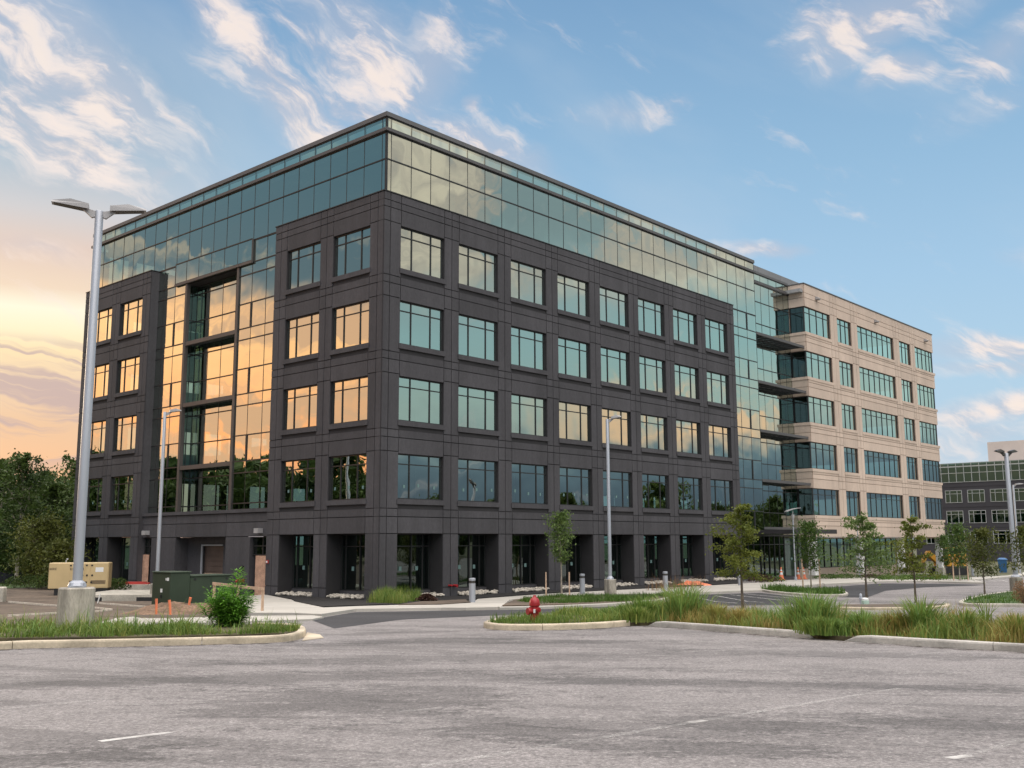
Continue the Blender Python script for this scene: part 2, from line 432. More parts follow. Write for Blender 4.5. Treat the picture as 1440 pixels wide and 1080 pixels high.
def blade(mb, x, y, z, h, w, lean, ang, m=0, segs=3):
    dx, dy = math.cos(ang), math.sin(ang); sx, sy = -dy, dx
    vs = []; fs = []
    tw = R.uniform(-.6, .6); sx, sy = math.cos(ang + PI/2 + tw), math.sin(ang + PI/2 + tw)
    for i in range(segs):
        t = i / segs; ww = w * (1 - t*.7); o = lean * t**2.0 * h; zz = z + h * (t - .28 * lean * t * t * t)
        vs += [(x + dx*o - sx*ww, y + dy*o - sy*ww, zz), (x + dx*o + sx*ww, y + dy*o + sy*ww, zz)]
    vs.append((x + dx*lean*h, y + dy*lean*h, z + h * (1 - .28*lean)))
    for i in range(segs - 1): fs.append((2*i, 2*i+1, 2*i+3, 2*i+2))
    fs.append((2*segs-2, 2*segs-1, 2*segs))
    mb.add(vs, fs, m)
def grass(name, poly, n, hmin, hmax, w, mats, base=.12, pick=None, lean=.7, kind='stuff', clump=.9):
    mb = MB(); xs = [p[0] for p in poly]; ys = [p[1] for p in poly]; k = 0; tries = 0
    while k < n and tries < n * 30:
        tries += 1
        x = R.uniform(min(xs), max(xs)); y = R.uniform(min(ys), max(ys))
        if not inpoly((x, y), poly): continue
        q = mnoise.noise(Vector((x * clump, y * clump, 3.3)))
        if R.random() > .55 + 1.5 * q: continue
        h = R.uniform(hmin, hmax) * max(.4, 1 + 1.3 * q)
        blade(mb, x, y, Z(y) + base - .01, h, w * R.uniform(.7, 1.4), R.uniform(.1, lean), R.uniform(0, 2*PI), pick(x, y) if pick else 0)
        k += 1
    return tag(mb.build(name, mats, recalc=False), kind=kind)

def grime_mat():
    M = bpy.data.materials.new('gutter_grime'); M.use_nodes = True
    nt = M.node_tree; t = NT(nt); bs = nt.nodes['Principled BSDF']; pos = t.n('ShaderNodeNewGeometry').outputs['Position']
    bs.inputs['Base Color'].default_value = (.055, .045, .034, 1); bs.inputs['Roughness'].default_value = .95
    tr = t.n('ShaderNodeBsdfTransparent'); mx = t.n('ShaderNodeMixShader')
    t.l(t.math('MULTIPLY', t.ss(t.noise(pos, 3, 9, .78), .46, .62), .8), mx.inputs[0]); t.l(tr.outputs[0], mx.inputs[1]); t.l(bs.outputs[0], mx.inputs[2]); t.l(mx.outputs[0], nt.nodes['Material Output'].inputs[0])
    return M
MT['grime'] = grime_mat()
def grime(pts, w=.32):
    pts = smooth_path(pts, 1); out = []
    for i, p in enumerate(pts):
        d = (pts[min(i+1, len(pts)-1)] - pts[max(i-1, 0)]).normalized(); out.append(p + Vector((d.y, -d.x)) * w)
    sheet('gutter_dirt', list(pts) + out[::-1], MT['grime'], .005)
W = 2500
sheet('ground', [(-W, -140), (W, -140), (W, 4900), (-W, 4900)], mat('field_ground', (.075, .075, .035), .95, .3, .1), -.03)
sheet('parking_lot', [(-70, -60), (110, -60), (110, 108), (-70, 108)], MT['asph'], 0)
# stall lines of the near lot
def stripe(name, a, b, w, mt, dz=.004):
    a, b = gp(*a), gp(*b); d = (b - a).normalized(); n = Vector((-d.y, d.x)) * (w / 2)
    return sheet(name, [a - n, b - n, b + n, a + n], mt, dz)
for a, b, f in (((140, 1043), (240, 1031), 0), ((240, 1031), (330, 1018), 1), ((0, 998), (150, 984), 1), ((590, 1079), (722, 1058.5), 1), ((722, 1058.5), (1265, 968.5), 1),
                ((968, 1017), (992, 1014), 0), ((1335, 1067), (1365, 1063), 0), ((965, 953), (1036, 947.5), 1), ((1275, 922), (1345, 916), 1), ((1365, 1063), (1440, 1040), 1),
                ((0, 958), (40, 955), 1), ((560, 1002), (620, 996), 1)):
    stripe('road_marking', a, b, .10, MT['line_faint' if f else 'line'])
# fresh asphalt
sheet('road', G([(440, 873), (452, 869), (500, 861), (620, 859), (700, 858), (860, 853), (930, 848), (965, 838), (985, 844), (930, 853), (860, 860.5), (760, 863), (640, 868), (560, 872), (470, 884)]), MT['asph_new'], .004)
sheet('stall_pavement', G([(965, 837), (1070, 834), (1098, 837), (1160, 844), (1105, 851), (1000, 852), (930, 853), (985, 843)]), MT['asph_new'], .008)
for a, b in (((976, 840), (1037, 848.5)), ((1006, 838), (1074, 847.4)), ((1027, 836.5), (1097, 844.3)), ((1046, 835.3), (1115, 841.5)), ((950, 843), (1000, 850))):
    stripe('stall_marking', a, b, .10, MT['line'], .013)
sheet('drive_pavement', G([(1165, 826), (1240, 820.5), (1330, 821), (1384, 822.5), (1372, 823.5), (1300, 826), (1245, 831), (1219, 840.5), (1180, 840)]), MT['asph_new'], .006)
for i in range(5):
    stripe('stall_marking', (1372 + 14*i, 810.5 + .2*i), (1388 + 14*i, 812.6 + .2*i), .14, MT['line'], .012)
    stripe('stall_marking', (1366 + 16*i, 815 + .2*i), (1384 + 16*i, 817.5 + .2*i), .14, MT['line'], .012)
# dirt works on the left
dirt = G([(-10, 886), (130, 881), (235, 875), (330, 873), (345, 866), (332, 843), (250, 835), (160, 829), (0, 824)])
sheet('dirt', [Vector((-70, 28))] + dirt + [Vector((-70, 92))], MT['dirt'], .02)
sheet('far_lawn', [(-150, 68), (-36, 68), (-32, 76), (-36, 110), (-150, 112)], MT['turf'], .03)
# concrete: walk in front of the building, gutter, slabs
PAV = [(330, 843), (372, 838.5), (410, 846), (455, 858), (500, 856), (560, 854), (620, 852), (655, 851), (672, 845), (760, 838), (860, 832.5), (960, 827.5), (1040, 823), (1100, 819), (1160, 815), (1250, 811.5), (1330, 813),
       (1384, 820.5), (1300, 818.5), (1240, 818.5), (1160, 823), (1100, 827.5), (1070, 831.5), (970, 836), (860, 838.5), (790, 840.5), (716, 846), (704, 857.3), (655, 858.5), (620, 858.2), (500, 860.3), (452, 868), (415, 866.5), (346, 866)]
sheet('pavement', G(PAV), MT['conc_new'], .10, .14)
sheet('gutter', G([(330, 877), (400, 874.5), (440, 873), (455, 870), (440, 867.5), (330, 868.5), (235, 872), (165, 872), (140, 878), (128, 884), (200, 880), (260, 879)]), MT['conc_new'], .05, .06)
sheet('far_pavement', G([(1345, 815), (1440, 806), (1600, 800), (1600, 803.5), (1440, 810), (1375, 817)]), MT['conc_new'], .10, .12)
slab = MB()
for q, w, d, h in (((170, 846), 5.5, 1.6, .28),):
    p = gp(*q); slab.box(p.x - w/2, p.x + w/2, p.y, p.y + 6, Z(p.y) - .1, Z(p.y) + .34)
    for k in (-1.5, 1.3): slab.box(p.x + k - .5, p.x + k + .5, p.y - .006, p.y + .2, Z(p.y), Z(p.y) + .22, 1)
tag(slab.build('loading_slab', [MT['conc'], MT['black']]), kind='structure')
# mulch bed along the facade
mul = G([(374, 838.8), (410, 845), (455, 857), (500, 855), (560, 853), (585, 851)]) + G([(655, 847), (672, 844.2), (760, 837.2), (860, 831.8), (960, 826.8), (1040, 822.2)]) + [uv(36, .2), uv(0, .2), uv(.2, 9.4)]
sheet('mulch_bed', mul, MT['mulch'], .12, .1)
sheet('bare_soil', G([(560, 854.5), (600, 848.5), (655, 846.5), (662, 850.8), (620, 853.8)]), MT['dirt'], .135, .1)
isl = G([(706, 855), (722, 846.2), (762, 841.5), (860, 839.4), (965, 837), (940, 843), (905, 848), (860, 851), (800, 853.5)])
sheet('lawn_island', isl, MT['dirt'], .11, .1)
lawn = G([(726, 849), (740, 845), (790, 841), (860, 840), (960, 837.5), (905, 847.5), (860, 850), (760, 853)])
tag(grass('lawn_grass', lawn, 5500, .10, .22, .012, MT['grass_lawn'], .11), 'mown green lawn grass around the staked tree by the walk', 'grass')
def kt(o, label):
    return tag(o, label, 'kerb', kind='structure')
kt(kerb('kerb', G([(703, 858), (760, 857), (860, 852.6), (905, 848.6), (945, 842.5), (966, 836.5)]), MT['conc_new'], .2, .12, side=1), 'white concrete kerb along the lawn by the new road')
kt(kerb('kerb', G([(966, 836), (1020, 834), (1072, 832)]), MT['conc_new'], .2, .12, side=1, smooth=0), 'white concrete kerb at the head of the marked stalls')
# tree island right of the stalls
ti = G([(1068, 830.5), (1090, 828.5), (1150, 829.5), (1186, 834), (1190, 838), (1150, 838.5), (1090, 834.5)])
sheet('tree_island', ti, MT['turf'], .10, .1)
kt(kerb('kerb', G([(1066, 831), (1090, 835.2), (1150, 839.5), (1190, 839.5), (1194, 836), (1180, 832.5)]), MT['conc'], .2, .13, side=1, smooth=1), 'grey concrete kerb around the small tree island past the stalls')
tag(grass('island_grass', ti, 1800, .10, .3, .015, MT['grass_lawn'], .10), 'green grass in the small tree island past the stalls', 'grass')
kt(kerb('kerb', G([(1160, 823.2), (1240, 819.2), (1300, 819), (1384, 821.5)]), MT['conc_new'], .22, .13, side=1, smooth=1), 'pale kerb of the far walk in front of the tan wing')
fl = G([(1240, 816.5), (1300, 815.5), (1375, 818.5), (1384, 820.5), (1310, 818), (1250, 817.8)])
tag(grass('verge_grass', G([(1225, 813.5), (1300, 812.5), (1372, 818), (1300, 817.6), (1240, 817.5)]), 2500, .12, .32, .02, MT['grass_lawn'], .1), 'green grass verge in front of the tan wing', 'grass')
# right lawn island
ri = G([(1350, 850.5), (1362, 844.5), (1400, 836.5), (1450, 832), (1560, 832), (1560, 853), (1440, 853)])
sheet('corner_island', ri, MT['turf'], .11, .1)
kt(kerb('kerb', G([(1450, 831.8), (1400, 836.2), (1358, 844.5), (1345, 850.5), (1360, 853.5), (1440, 854), (1560, 854)]), MT['conc'], .18, .13, side=1, smooth=1), 'pale kerb curving around the lawn at the right edge')
tag(grass('corner_grass', ri, 3200, .08, .2, .014, MT['grass_lawn'], .11), 'short green lawn on the kerbed corner at the right', 'grass')
sheet('median_soil', G([(1180, 852), (1330, 851), (1335, 854.5), (1240, 857.5), (1175, 856)]), MT['dirt'], .06, .06)
kt(kerb('kerb', G([(1176, 857), (1250, 858.5), (1334, 855.5), (1336, 852)]), MT['conc_tan'], .18, .09, side=1, smooth=1), 'low tan kerb of the narrow median behind the weeds')
# near islands
li = G([(-60, 909), (0, 905), (150, 903), (300, 900.5), (400, 897.5), (420, 894), (424, 888.5), (412, 885.5), (360, 884), (250, 885), (130, 887), (0, 888), (-60, 890)])
sheet('left_island_soil', [gp(-700, 935)] + li + [gp(-700, 905)], MT['soil'], .105, .1)
kt(kerb('kerb', [gp(-700, 950)] + G([(0, 912.5), (150, 910), (300, 906.5), (390, 904), (420, 900), (431, 894.5), (428, 888), (412, 884.5), (360, 883.3)]), MT['conc_tan'], .17, .14, 3.4, side=1, smooth=1), 'tan concrete kerb of the grass island under the tall lamp')
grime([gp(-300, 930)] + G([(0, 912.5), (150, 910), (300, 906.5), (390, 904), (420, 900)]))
sheet('kerb_gutter', G([(425, 901.5), (455, 897.5), (450, 893), (432, 890)]), MT['conc_tan'], .012, .01)
tag(grass('island_grass', [gp(-300, 915)] + li[1:9] + [gp(330, 884.5)] + li[10:] + [gp(-300, 893)], 8000, .06, .27, .010, [MT['grass'], MT['weed']], .10, lambda x, y: 1 if R.random() < .25 else 0, 1.0), 'green unmown grass strip behind the tan kerb at left', 'grass')
k1 = G([(684, 882.5), (700, 884.5), (760, 884.5), (840, 881.5), (882, 878.5), (905, 868), (850, 863.5), (770, 870), (715, 875.5)])
sheet('hydrant_island_soil', k1, MT['soil'], .105, .1)
kt(kerb('kerb', G([(712, 875), (686, 879), (678, 883), (700, 886.5), (760, 886.8), (840, 884), (886, 880.5)]), MT['conc_tan'], .17, .14, 2.2, side=1, smooth=1), 'short tan kerb of the grass island by the hydrant')
tag(grass('island_grass', k1, 3600, .07, .2, .011, [MT['grass'], MT['weed']], .10, lambda x, y: 1 if R.random() < .3 else 0), 'green grass around the red hydrant behind the short kerb', 'grass')
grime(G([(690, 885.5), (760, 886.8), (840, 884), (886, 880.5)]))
RK2 = G([(911, 880.5), (960, 884.3), (1010, 888), (1075, 893), (1140, 898)]); RK3 = G([(1187, 902), (1295, 909), (1440, 917.5)]) + [gp(1900, 945)]
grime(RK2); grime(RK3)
kt(kerb('kerb', RK2, MT['conc_grey'], .17, .14, 2.6, .35, side=1, smooth=0), 'grey kerb in front of the weeds between two gaps')
kt(kerb('kerb', RK3, MT['conc_grey'], .17, .14, 3.0, .35, side=1, smooth=0), 'grey kerb in front of the weeds at the right edge')
wd = G([(848, 881), (886, 880.5), (912, 880), (960, 883), (1010, 886.5), (1135, 896.5), (1150, 898.5), (1180, 901), (1295, 907.5), (1440, 916)]) + [gp(1900, 943), gp(1900, 912)] + G([(1440, 893), (1300, 884), (1180, 880), (1050, 873), (960, 867), (880, 866)])
sheet('weed_strip_soil', wd, MT['soil'], .09, .09)
def weedpick(x, y):
    q = mnoise.noise(Vector((x * .55, y * .55, 9.1)))
    r = R.random()
    if q > .12: return 0 if r < .8 else 2
    if q < -.02: return 1 if r < .8 else 0
    return int(r * 3)
def weedstrip():
    o = grass('weeds', wd, 27000, .10, .40, .009, [MT['weed'], MT['weed_olive'], MT['weed_lush']], .08, weedpick, .8, 'stuff', 1.1)
    tag(o, 'tall mixed green and brown weeds growing behind the grey kerbs', 'weeds')
weedstrip()

# ------------------------------------------------------------------ world
def build_world():
    w = bpy.data.worlds.new('World'); scene.world = w; w.use_nodes = True
    nt = w.node_tree; t = NT(nt); nt.nodes.clear()
    out = t.n('ShaderNodeOutputWorld'); bg = t.n('ShaderNodeBackground'); t.l(bg.outputs[0], out.inputs[0])
    sky = t.n('ShaderNodeTexSky', sky_type='NISHITA'); sky.sun_disc = False
    sky.sun_elevation = math.radians(9); sky.sun_rotation = math.radians(-48); sky.air_density = 1.2; sky.dust_density = 2.0
    tc = t.n('ShaderNodeTexCoord').outputs['Generated']
    sp = t.n('ShaderNodeSeparateXYZ'); t.l(tc, sp.inputs[0])
    az = t.math('MULTIPLY', t.math('ARCTAN2', sp.outputs[0], sp.outputs[1]), 180 / PI)
    el = t.math('MULTIPLY', t.math('ARCSINE', t.math('MINIMUM', t.math('MAXIMUM', sp.outputs[2], -.999), .999)), 180 / PI)
    cb = t.n('ShaderNodeCombineXYZ'); t.l(az, cb.inputs[0]); t.l(el, cb.inputs[1]); ang = cb.outputs[0]
    e01 = t.math('DIVIDE', el, 90, clamp=True)
    def rp(st): return t.ramp(e01, [(a / 90, lin(c)) for a, c in st])
    blue = rp([(0, (194, 208, 220)), (4, (186, 210, 228)), (9, (176, 208, 231)), (14, (164, 200, 229)), (20, (148, 187, 219)), (29, (124, 164, 202)), (45, (95, 140, 190)), (90, (85, 125, 180))])
    warm = rp([(0, (238, 176, 136)), (4, (243, 192, 152)), (6, (234, 194, 160)), (8, (236, 206, 176)), (9.8, (252, 226, 182)), (11, (255, 242, 206)), (12, (255, 247, 222)), (13, (240, 216, 192)), (15, (226, 203, 190)), (17, (206, 205, 208)), (20, (164, 189, 207)), (29, (118, 158, 199)), (90, (90, 130, 180))])
    right = rp([(0, (96, 106, 118)), (2.5, (92, 112, 130)), (4.3, (112, 136, 152)), (6, (178, 200, 200)), (7.5, (192, 216, 212)), (11, (178, 216, 222)), (14, (176, 204, 210)), (18, (158, 180, 186)), (25, (156, 178, 188)), (40, (150, 180, 205)), (90, (95, 135, 185))])
    wl = t.math('MULTIPLY', t.ss(az, -9, -24, 0, 1), t.ss(az, -165, -120, 0, 1))
    wr = t.ss(az, 40, 62, 0, 1)
    c = t.mix(wl, blue, warm); c = t.mix(wr, c, right)
    # clouds: soft masses placed by compass bearing and elevation, broken up by streaky noise
    warpn = t.n('ShaderNodeTexNoise'); t.l(ang, warpn.inputs['Vector']); warpn.inputs['Scale'].default_value = .16; warpn.inputs['Detail'].default_value = 4
    wv = t.n('ShaderNodeVectorMath', operation='MULTIPLY_ADD'); t.l(warpn.outputs['Color'], wv.inputs[0]); wv.inputs[1].default_value = (4, 4, 0); t.l(ang, wv.inputs[2])
    wa = wv.outputs[0]
    def blobs(lst):
        tot = None
        for a, e, sa, se, rot, amt in lst:
            g = t.n('ShaderNodeTexGradient', gradient_type='SPHERICAL')
            t.l(t.mapping(wa, loc=(a + 2, e + 2, 0), rot=(0, 0, math.radians(rot)), scale=(sa, se, 1), kind='TEXTURE'), g.inputs[0])
            v = t.math('MULTIPLY', t.math('POWER', g.outputs[1], .8), amt)
            tot = v if tot is None else t.math('MAXIMUM', tot, v)
        return tot
    def pb(px, py, w_, h_, rot, amt):
        d = ray(px, py); a = math.degrees(math.atan2(d.x, d.y)); e = math.degrees(math.atan2(d.z, math.hypot(d.x, d.y)))
        return (a, e, w_ * .042, h_ * .04, rot, amt)
    high = blobs([pb(40, 40, 260, 95, -38, 1.1), pb(150, 130, 250, 80, -35, 1.15), pb(60, 150, 200, 70, -30, .9), pb(120, 205, 130, 40, -20, .95), pb(225, 262, 50, 22, 0, .75),
                  pb(360, 80, 330, 45, -40, .95), pb(520, 60, 230, 95, -36, 1.0), pb(600, 85, 95, 75, -50, 1.15), pb(430, 160, 240, 60, -32, .95), pb(540, 165, 110, 45, -35, .85), pb(470, 30, 220, 60, -36, .8),
                  pb(690, 208, 150, 36, -25, 1.15), pb(668, 155, 22, 16, -50, .9), pb(1240, 25, 190, 62, 8, 1.15), pb(1270, 108, 75, 34, 5, 1.05), pb(1410, 70, 110, 55, 20, .8), pb(1390, 150, 110, 45, 15, .6),
                  pb(880, 160, 120, 34, 8, .75), pb(1065, 355, 95, 18, -12, 1.15), pb(1010, 350, 50, 18, -10, .85), pb(1400, 490, 170, 36, 4, 1.05), pb(1380, 522, 130, 18, 4, .95), pb(1440, 345, 70, 20, -10, .65),
                  pb(1400, 585, 150, 34, 8, 1.2), pb(1380, 620, 160, 40, 3, .8), pb(60, 350, 110, 26, -8, .75)])
    st = t.mapping(wa, loc=(30, 12, 0), rot=(0, 0, math.radians(-33)), scale=(15, 3.6, 1), kind='TEXTURE')
    n1 = t.noise(st, 1.0, 10, .60, .12)
    n2 = t.noise(t.mapping(wa, loc=(13, 5, 0), rot=(0, 0, math.radians(-28)), scale=(4.2, 1.5, 1), kind='TEXTURE'), 1.0, 9, .62, .1)
    n3 = t.noise(t.mapping(ang, loc=(3, 8, 0), rot=(0, 0, math.radians(-25)), scale=(22, 8, 1), kind='TEXTURE'), 1.0, 5, .5, .2)
    nn = t.math('ADD', t.math('MULTIPLY', n1, .62), t.math('MULTIPLY', n2, .38))
    dens = t.math('ADD', t.math('MULTIPLY', high, .58), t.math('MULTIPLY_ADD', nn, 2.5, -1.28))
    veil = t.ss(t.math('ADD', t.math('MULTIPLY', high, .9), t.math('MULTIPLY_ADD', nn, .9, -.45)), .12, .85)
    cov = t.math('MAXIMUM', t.math('MULTIPLY', t.ss(dens, .07, .66), t.ss(n2, .30, .60, .62, 1)), t.math('MULTIPLY', veil, .50))
    thick = t.ss(dens, .42, .95)
    hi_col = t.mix(t.ss(n2, .42, .60), lin((196, 196, 208)), lin((246, 232, 226)))
    hi_col = t.mix(thick, hi_col, lin((254, 236, 222)))
    c = t.mix(t.math('MULTIPLY', cov, .92), c, hi_col)
    c = t.mix(t.math('MULTIPLY', t.ss(n3, .46, .66), t.math('MULTIPLY', t.ss(el, 8, 16), .20)), c, lin((205, 214, 224)))
    # low bars of grey-mauve cloud over the glow
    hb = t.noise(t.mapping(wa, scale=(.05, 1.0, 1)), 1.0, 6, .55, .4)
    bars = t.math('MULTIPLY', t.math('MULTIPLY', t.ss(hb, .47, .58), wl), t.math('MULTIPLY', t.ss(el, 3.0, 5, 0, 1), t.ss(el, 10.8, 9.6, 0, 1)))
    c = t.mix(t.math('MULTIPLY', bars, .82), c, lin((190, 168, 170)))
    # clouds lit by the sunset on the side the glass faces
    rb = t.noise(t.mapping(wa, loc=(4, 9, 0), rot=(0, 0, .25), scale=(.075, .19, 1)), 1.0, 7, .6, .7)
    rz = t.math('MULTIPLY', t.ss(az, 50, 66, 0, 1), t.ss(az, 150, 120, 0, 1))
    band = t.math('MULTIPLY', t.ss(el, 12.5, 15.5, 0, 1), t.ss(el, 34, 26, 0, 1))
    lowb = t.math('MULTIPLY', t.math('MULTIPLY', t.ss(el, 4.5, 6, 0, 1), t.ss(el, 9.5, 7.5, 0, 1)), t.math('MULTIPLY', t.ss(az, 84, 77, 0, 1), t.ss(az, 67, 71, 0, 1)))
    rc = t.math('MULTIPLY', t.math('MULTIPLY', rz, band), t.ss(rb, .44, .54))
    c = t.mix(t.math('MULTIPLY', rc, .80), c, t.mix(t.ss(rb, .5, .66), lin((224, 206, 190)), (1.22, 1.02, .78, 1)))
    rl = t.math('MULTIPLY', t.math('MULTIPLY', rz, lowb), t.ss(rb, .36, .50))
    c = t.mix(t.math('MULTIPLY', rl, .9), c, (1.3, .82, .50, 1))
    lz = t.math('MULTIPLY', t.ss(az, -55, -64, 0, 1), t.ss(az, -130, -110, 0, 1))
    lb = t.noise(t.mapping(wa, loc=(1, 2, 0), scale=(.055, .24, 1)), 1.0, 8, .62, .6)
    lc = t.math('MULTIPLY', lz, t.math('MULTIPLY', t.ss(el, 3, 5, 0, 1), t.ss(el, 14.6, 12.4, 0, 1)))
    gold = t.mix(t.ss(el, 5, 11), (2.3, .86, .32, 1), (2.1, 1.08, .48, 1))
    c = t.mix(t.math('MULTIPLY', lc, .95), c, t.mix(t.ss(lb, .40, .54), (1.30, .72, .42, 1), gold))
    lt = t.math('MULTIPLY', lz, t.ss(el, 12.4, 14.8, 0, 1))
    c = t.mix(t.math('MULTIPLY', lt, .92), c, t.mix(t.ss(lb, .52, .66), lin((96, 130, 148)), t.mix(t.ss(el, 15.5, 18), lin((196, 184, 168)), lin((118, 148, 160)))))
    # clouded sky overhead and behind the camera, unseen, over-brightened as added fill light
    ob = t.noise(tc, 2.4, 4, .55)
    back = t.math('MULTIPLY', t.math('MAXIMUM', t.ss(az, 105, 128, 0, 1), t.ss(az, -160, -175, 0, 1)), t.ss(el, 19, 30, 0, 1))
    over = t.math('MAXIMUM', t.ss(el, 38, 54), back)
    c = t.mix(t.math('MULTIPLY', over, t.ss(ob, .30, .60, .45, 1)), c, (OVER * 1.06, OVER * .99, OVER * .95, 1))
    # the sun stands behind cloud just left of the view
    gl = t.n('ShaderNodeTexGradient', gradient_type='SPHERICAL')
    t.l(t.mapping(ang, loc=(-46, 10, 0), scale=(16, 9, 1), kind='TEXTURE'), gl.inputs[0])
    c = t.mix(t.math('MULTIPLY', t.math('POWER', gl.outputs[1], 1.5), 1.), c, (5, 3.6, 2.0, 1), 'MIX')
    add = t.mix(1.0, c, t.mix(1.0, sky.outputs[0], (.006, .006, .006, 1), 'MULTIPLY'), 'ADD')
    t.l(add, bg.inputs[0]); bg.inputs[1].default_value = 1.0
OVER = 3.7
build_world()
sun = bpy.data.lights.new('sun', 'SUN'); sun.energy = .8; sun.angle = math.radians(12); sun.color = (1, .80, .58)
so = bpy.data.objects.new('sun', sun); COL.objects.link(so)
sd = Vector((math.sin(math.radians(-48)), math.cos(math.radians(-48)), math.tan(math.radians(9)))).normalized()
so.rotation_euler = sd.to_track_quat('Z', 'Y').to_euler()
vs_ = scene.view_settings; vs_.view_transform = 'Standard'; vs_.look = 'None'; vs_.exposure = 0.0; vs_.gamma = 1

# ------------------------------------------------------------------ the office building (local x = right facade, y = left facade, z up from its pad)
H0 = 2.93                                    # eye level above the pad
B = empty('office_building', (CX, CY, EYE - H0), ROT, label='long office block with dark precast corner, reflective green glass top and tan wing', cat='office building')
def TR(s, d, z): return (s, d, z + H0)       # right facade: s along, d depth behind its face
def TL(s, d, z): return (d, s, z + H0)       # left facade
WT = {k: 4.637 + 4.1 * (k - 2) for k in range(1, 8)}
WH = 2.352
def pane_mesh(name, lites, y, seed, jitter=.0035):
    """thin sealed units, each set a hair out of true like real glazing"""
    r = random.Random(seed); vs = []; fs = []
    for x0, x1, z0, z1 in lites:
        a, b = r.uniform(-jitter, jitter), r.uniform(-jitter, jitter); cx, cz = (x0+x1)/2, (z0+z1)/2
        n = len(vs)
        vs += [(x, y + a*(x-cx) + b*(z-cz), z) for x, z in ((x0,z0),(x1,z0),(x1,z1),(x0,z1))]; fs.append((n, n+1, n+2, n+3))
    me = bpy.data.meshes.new(name); me.from_pydata(vs, [], fs); me.materials.append(MT['glass']); me.update()
    return me
def win_type(w, h, xs, tr, seed, nstick=0):
    """three-piece window: frame with transom, pane, sill"""
    f = .055; mb = MB()
    mb.box(0, w, .13, .22, 0, f); mb.box(0, w, .13, .22, h - f, h)
    mb.box(0, f, .13, .22, f, h - f); mb.box(w - f, w, .13, .22, f, h - f)
    for x in xs: mb.box(x - f/2, x + f/2, .135, .22, f, h - f)
    e = [f] + [q for x in xs for q in (x - f/2, x + f/2)] + [w - f]
    lites = []
    for i in range(0, len(e), 2):
        mb.box(e[i], e[i+1], .14, .215, h - tr - f/2, h - tr + f/2)
        lites += [(e[i] - .005, e[i+1] + .005, f - .005, h - tr - f/2 + .005), (e[i] - .005, e[i+1] + .005, h - tr + f/2 - .005, h - f + .005)]
        if nstick:
            cx = (e[i] + e[i+1]) / 2 + R.uniform(-.1, .1); cz = .55 + R.uniform(-.05, .1)
            mb.box(cx - .07, cx + .07, .168, .172, cz, cz + .17, 1)
    o = mb.build('window', [MT['mullion'], MT['paper']], B)
    p = bpy.data.objects.new('pane', pane_mesh('pane', lites, .18, seed)); COL.objects.link(p); p.parent = o
    return o
def add_sill(o, w, mt, d0=-.05):
    mb = MB(); mb.box(-.09, w + .09, d0, .20, -.27, -.004); mb.build('sill', mt, o)
protos = {}
def place_window(key, loc, rz, w, h, xs, tr, mt, sill=True, nstick=0):
    key = (*key, R.randrange(3))
    if key not in protos:
        o = win_type(w, h, xs, tr, hash(key) % 999, nstick)
        if sill: add_sill(o, w, mt)
        protos[key] = o
    else: o = copy_tree(protos[key], B)
    o.location = loc; o.rotation_euler = (0, 0, rz)
    return o
def facade(T, wins, s0, s1, ks, zbot, ztop, soff, mt, mtb, corner0, groove=True, ground=True, top=None, recess=True):
    """precast panels with open joints in front of a backing wall; wins = [(a, b)] window bays"""
    P = MB(T); K = MB(T); g = .022; d1 = .05
    edges = [s0] + [q for w in wins for q in w] + [s1]
    lines = []                                # horizontal joints
    for k in ks:
        wb = WT[k] - WH
        lines.append((WT[k-1] + .10 if k != ks[0] else soff, wb - .92, wb - .50, WT[k] + .10))
    ta, tb_, tc_, td_ = top
    for i in range(0, len(edges), 2):         # piers
        a, b = edges[i], edges[i+1]
        mids = [a, (a + b) / 2, b] if not (i == 0 and corner0) else [a, a + .45, b]
        if b - a < .12: continue
        zz = [zbot, -2.33, soff] if ground else [soff]
        for la, lb, lc, ld in lines: zz += [lb, lc, ld]
        zz += [tb_, tc_, td_]
        for x0, x1 in zip(mids, mids[1:]):
            if x1 - x0 < .06: continue
            for z0, z1 in zip(zz, zz[1:]): P.box(x0 + g, x1 - g, 0, d1, z0 + g, z1 - g)
        K.box(a + .004, b - .004, d1 - .002, .42, soff if not ground else zbot, td_ - .03)
        if ground: K.box(a + .004, b - .004, .42, 1.04, zbot, soff + .02)
    for a, b in wins:                         # spandrels
        for n, k in enumerate(ks):
            wb = WT[k] - WH; za = soff if n == 0 else WT[k-1]
            P.box(a + g, b - g, 0, d1, za + (g if n == 0 else .012), wb - .92 - g)
            P.box(a + g, b - g, 0, d1, wb - .92 + g, wb - .50 - g)
            if not recess: P.box(a + g, b - g, 0, d1, wb - .50 + g, wb - .27)
            K.box(a - .004, b + .004, d1 - .004, .42, za + .004, wb - .004)
            if n == 0: K.box(a - .004, b + .004, .42, 1.3, soff + .01, soff + .35)
        P.box(a + g, b - g, 0, d1, ta + .012, tb_ - g)
        for z0, z1 in ((tb_, tc_), (tc_, td_)): P.box(a + g, b - g, 0, d1, z0 + g, z1 - g)
        K.box(a - .004, b + .004, d1 - .004, .42, ta + .004, td_ - .03)
    o = P.build('precast_wall', mt, B)
    K.build('wall_backing', mtb, o)
    return o
KD = [2, 3, 4, 5]
TOPD = (WT[5], 17.81, 18.19, 18.63)
RW = [(1.22 + 4.445*i, 1.22 + 4.445*i + 3.27) for i in range(8)]
facade(TR, RW, 0, 36.7, KD, -3.3, 18.63, .5, MT['precast'], MT['precast_back'], True, top=TOPD)
def TLc(s, d, z): return (d, s, z + H0)
LW = [(1.14, 4.26), (5.42, 8.54)]; FW = [(25.2, 28.32), (29.5, 32.62)]
facade(TLc, LW, .056, 9.75, KD, -3.3, 18.63, .5, MT['precast'], MT['precast_back'], True, top=TOPD)
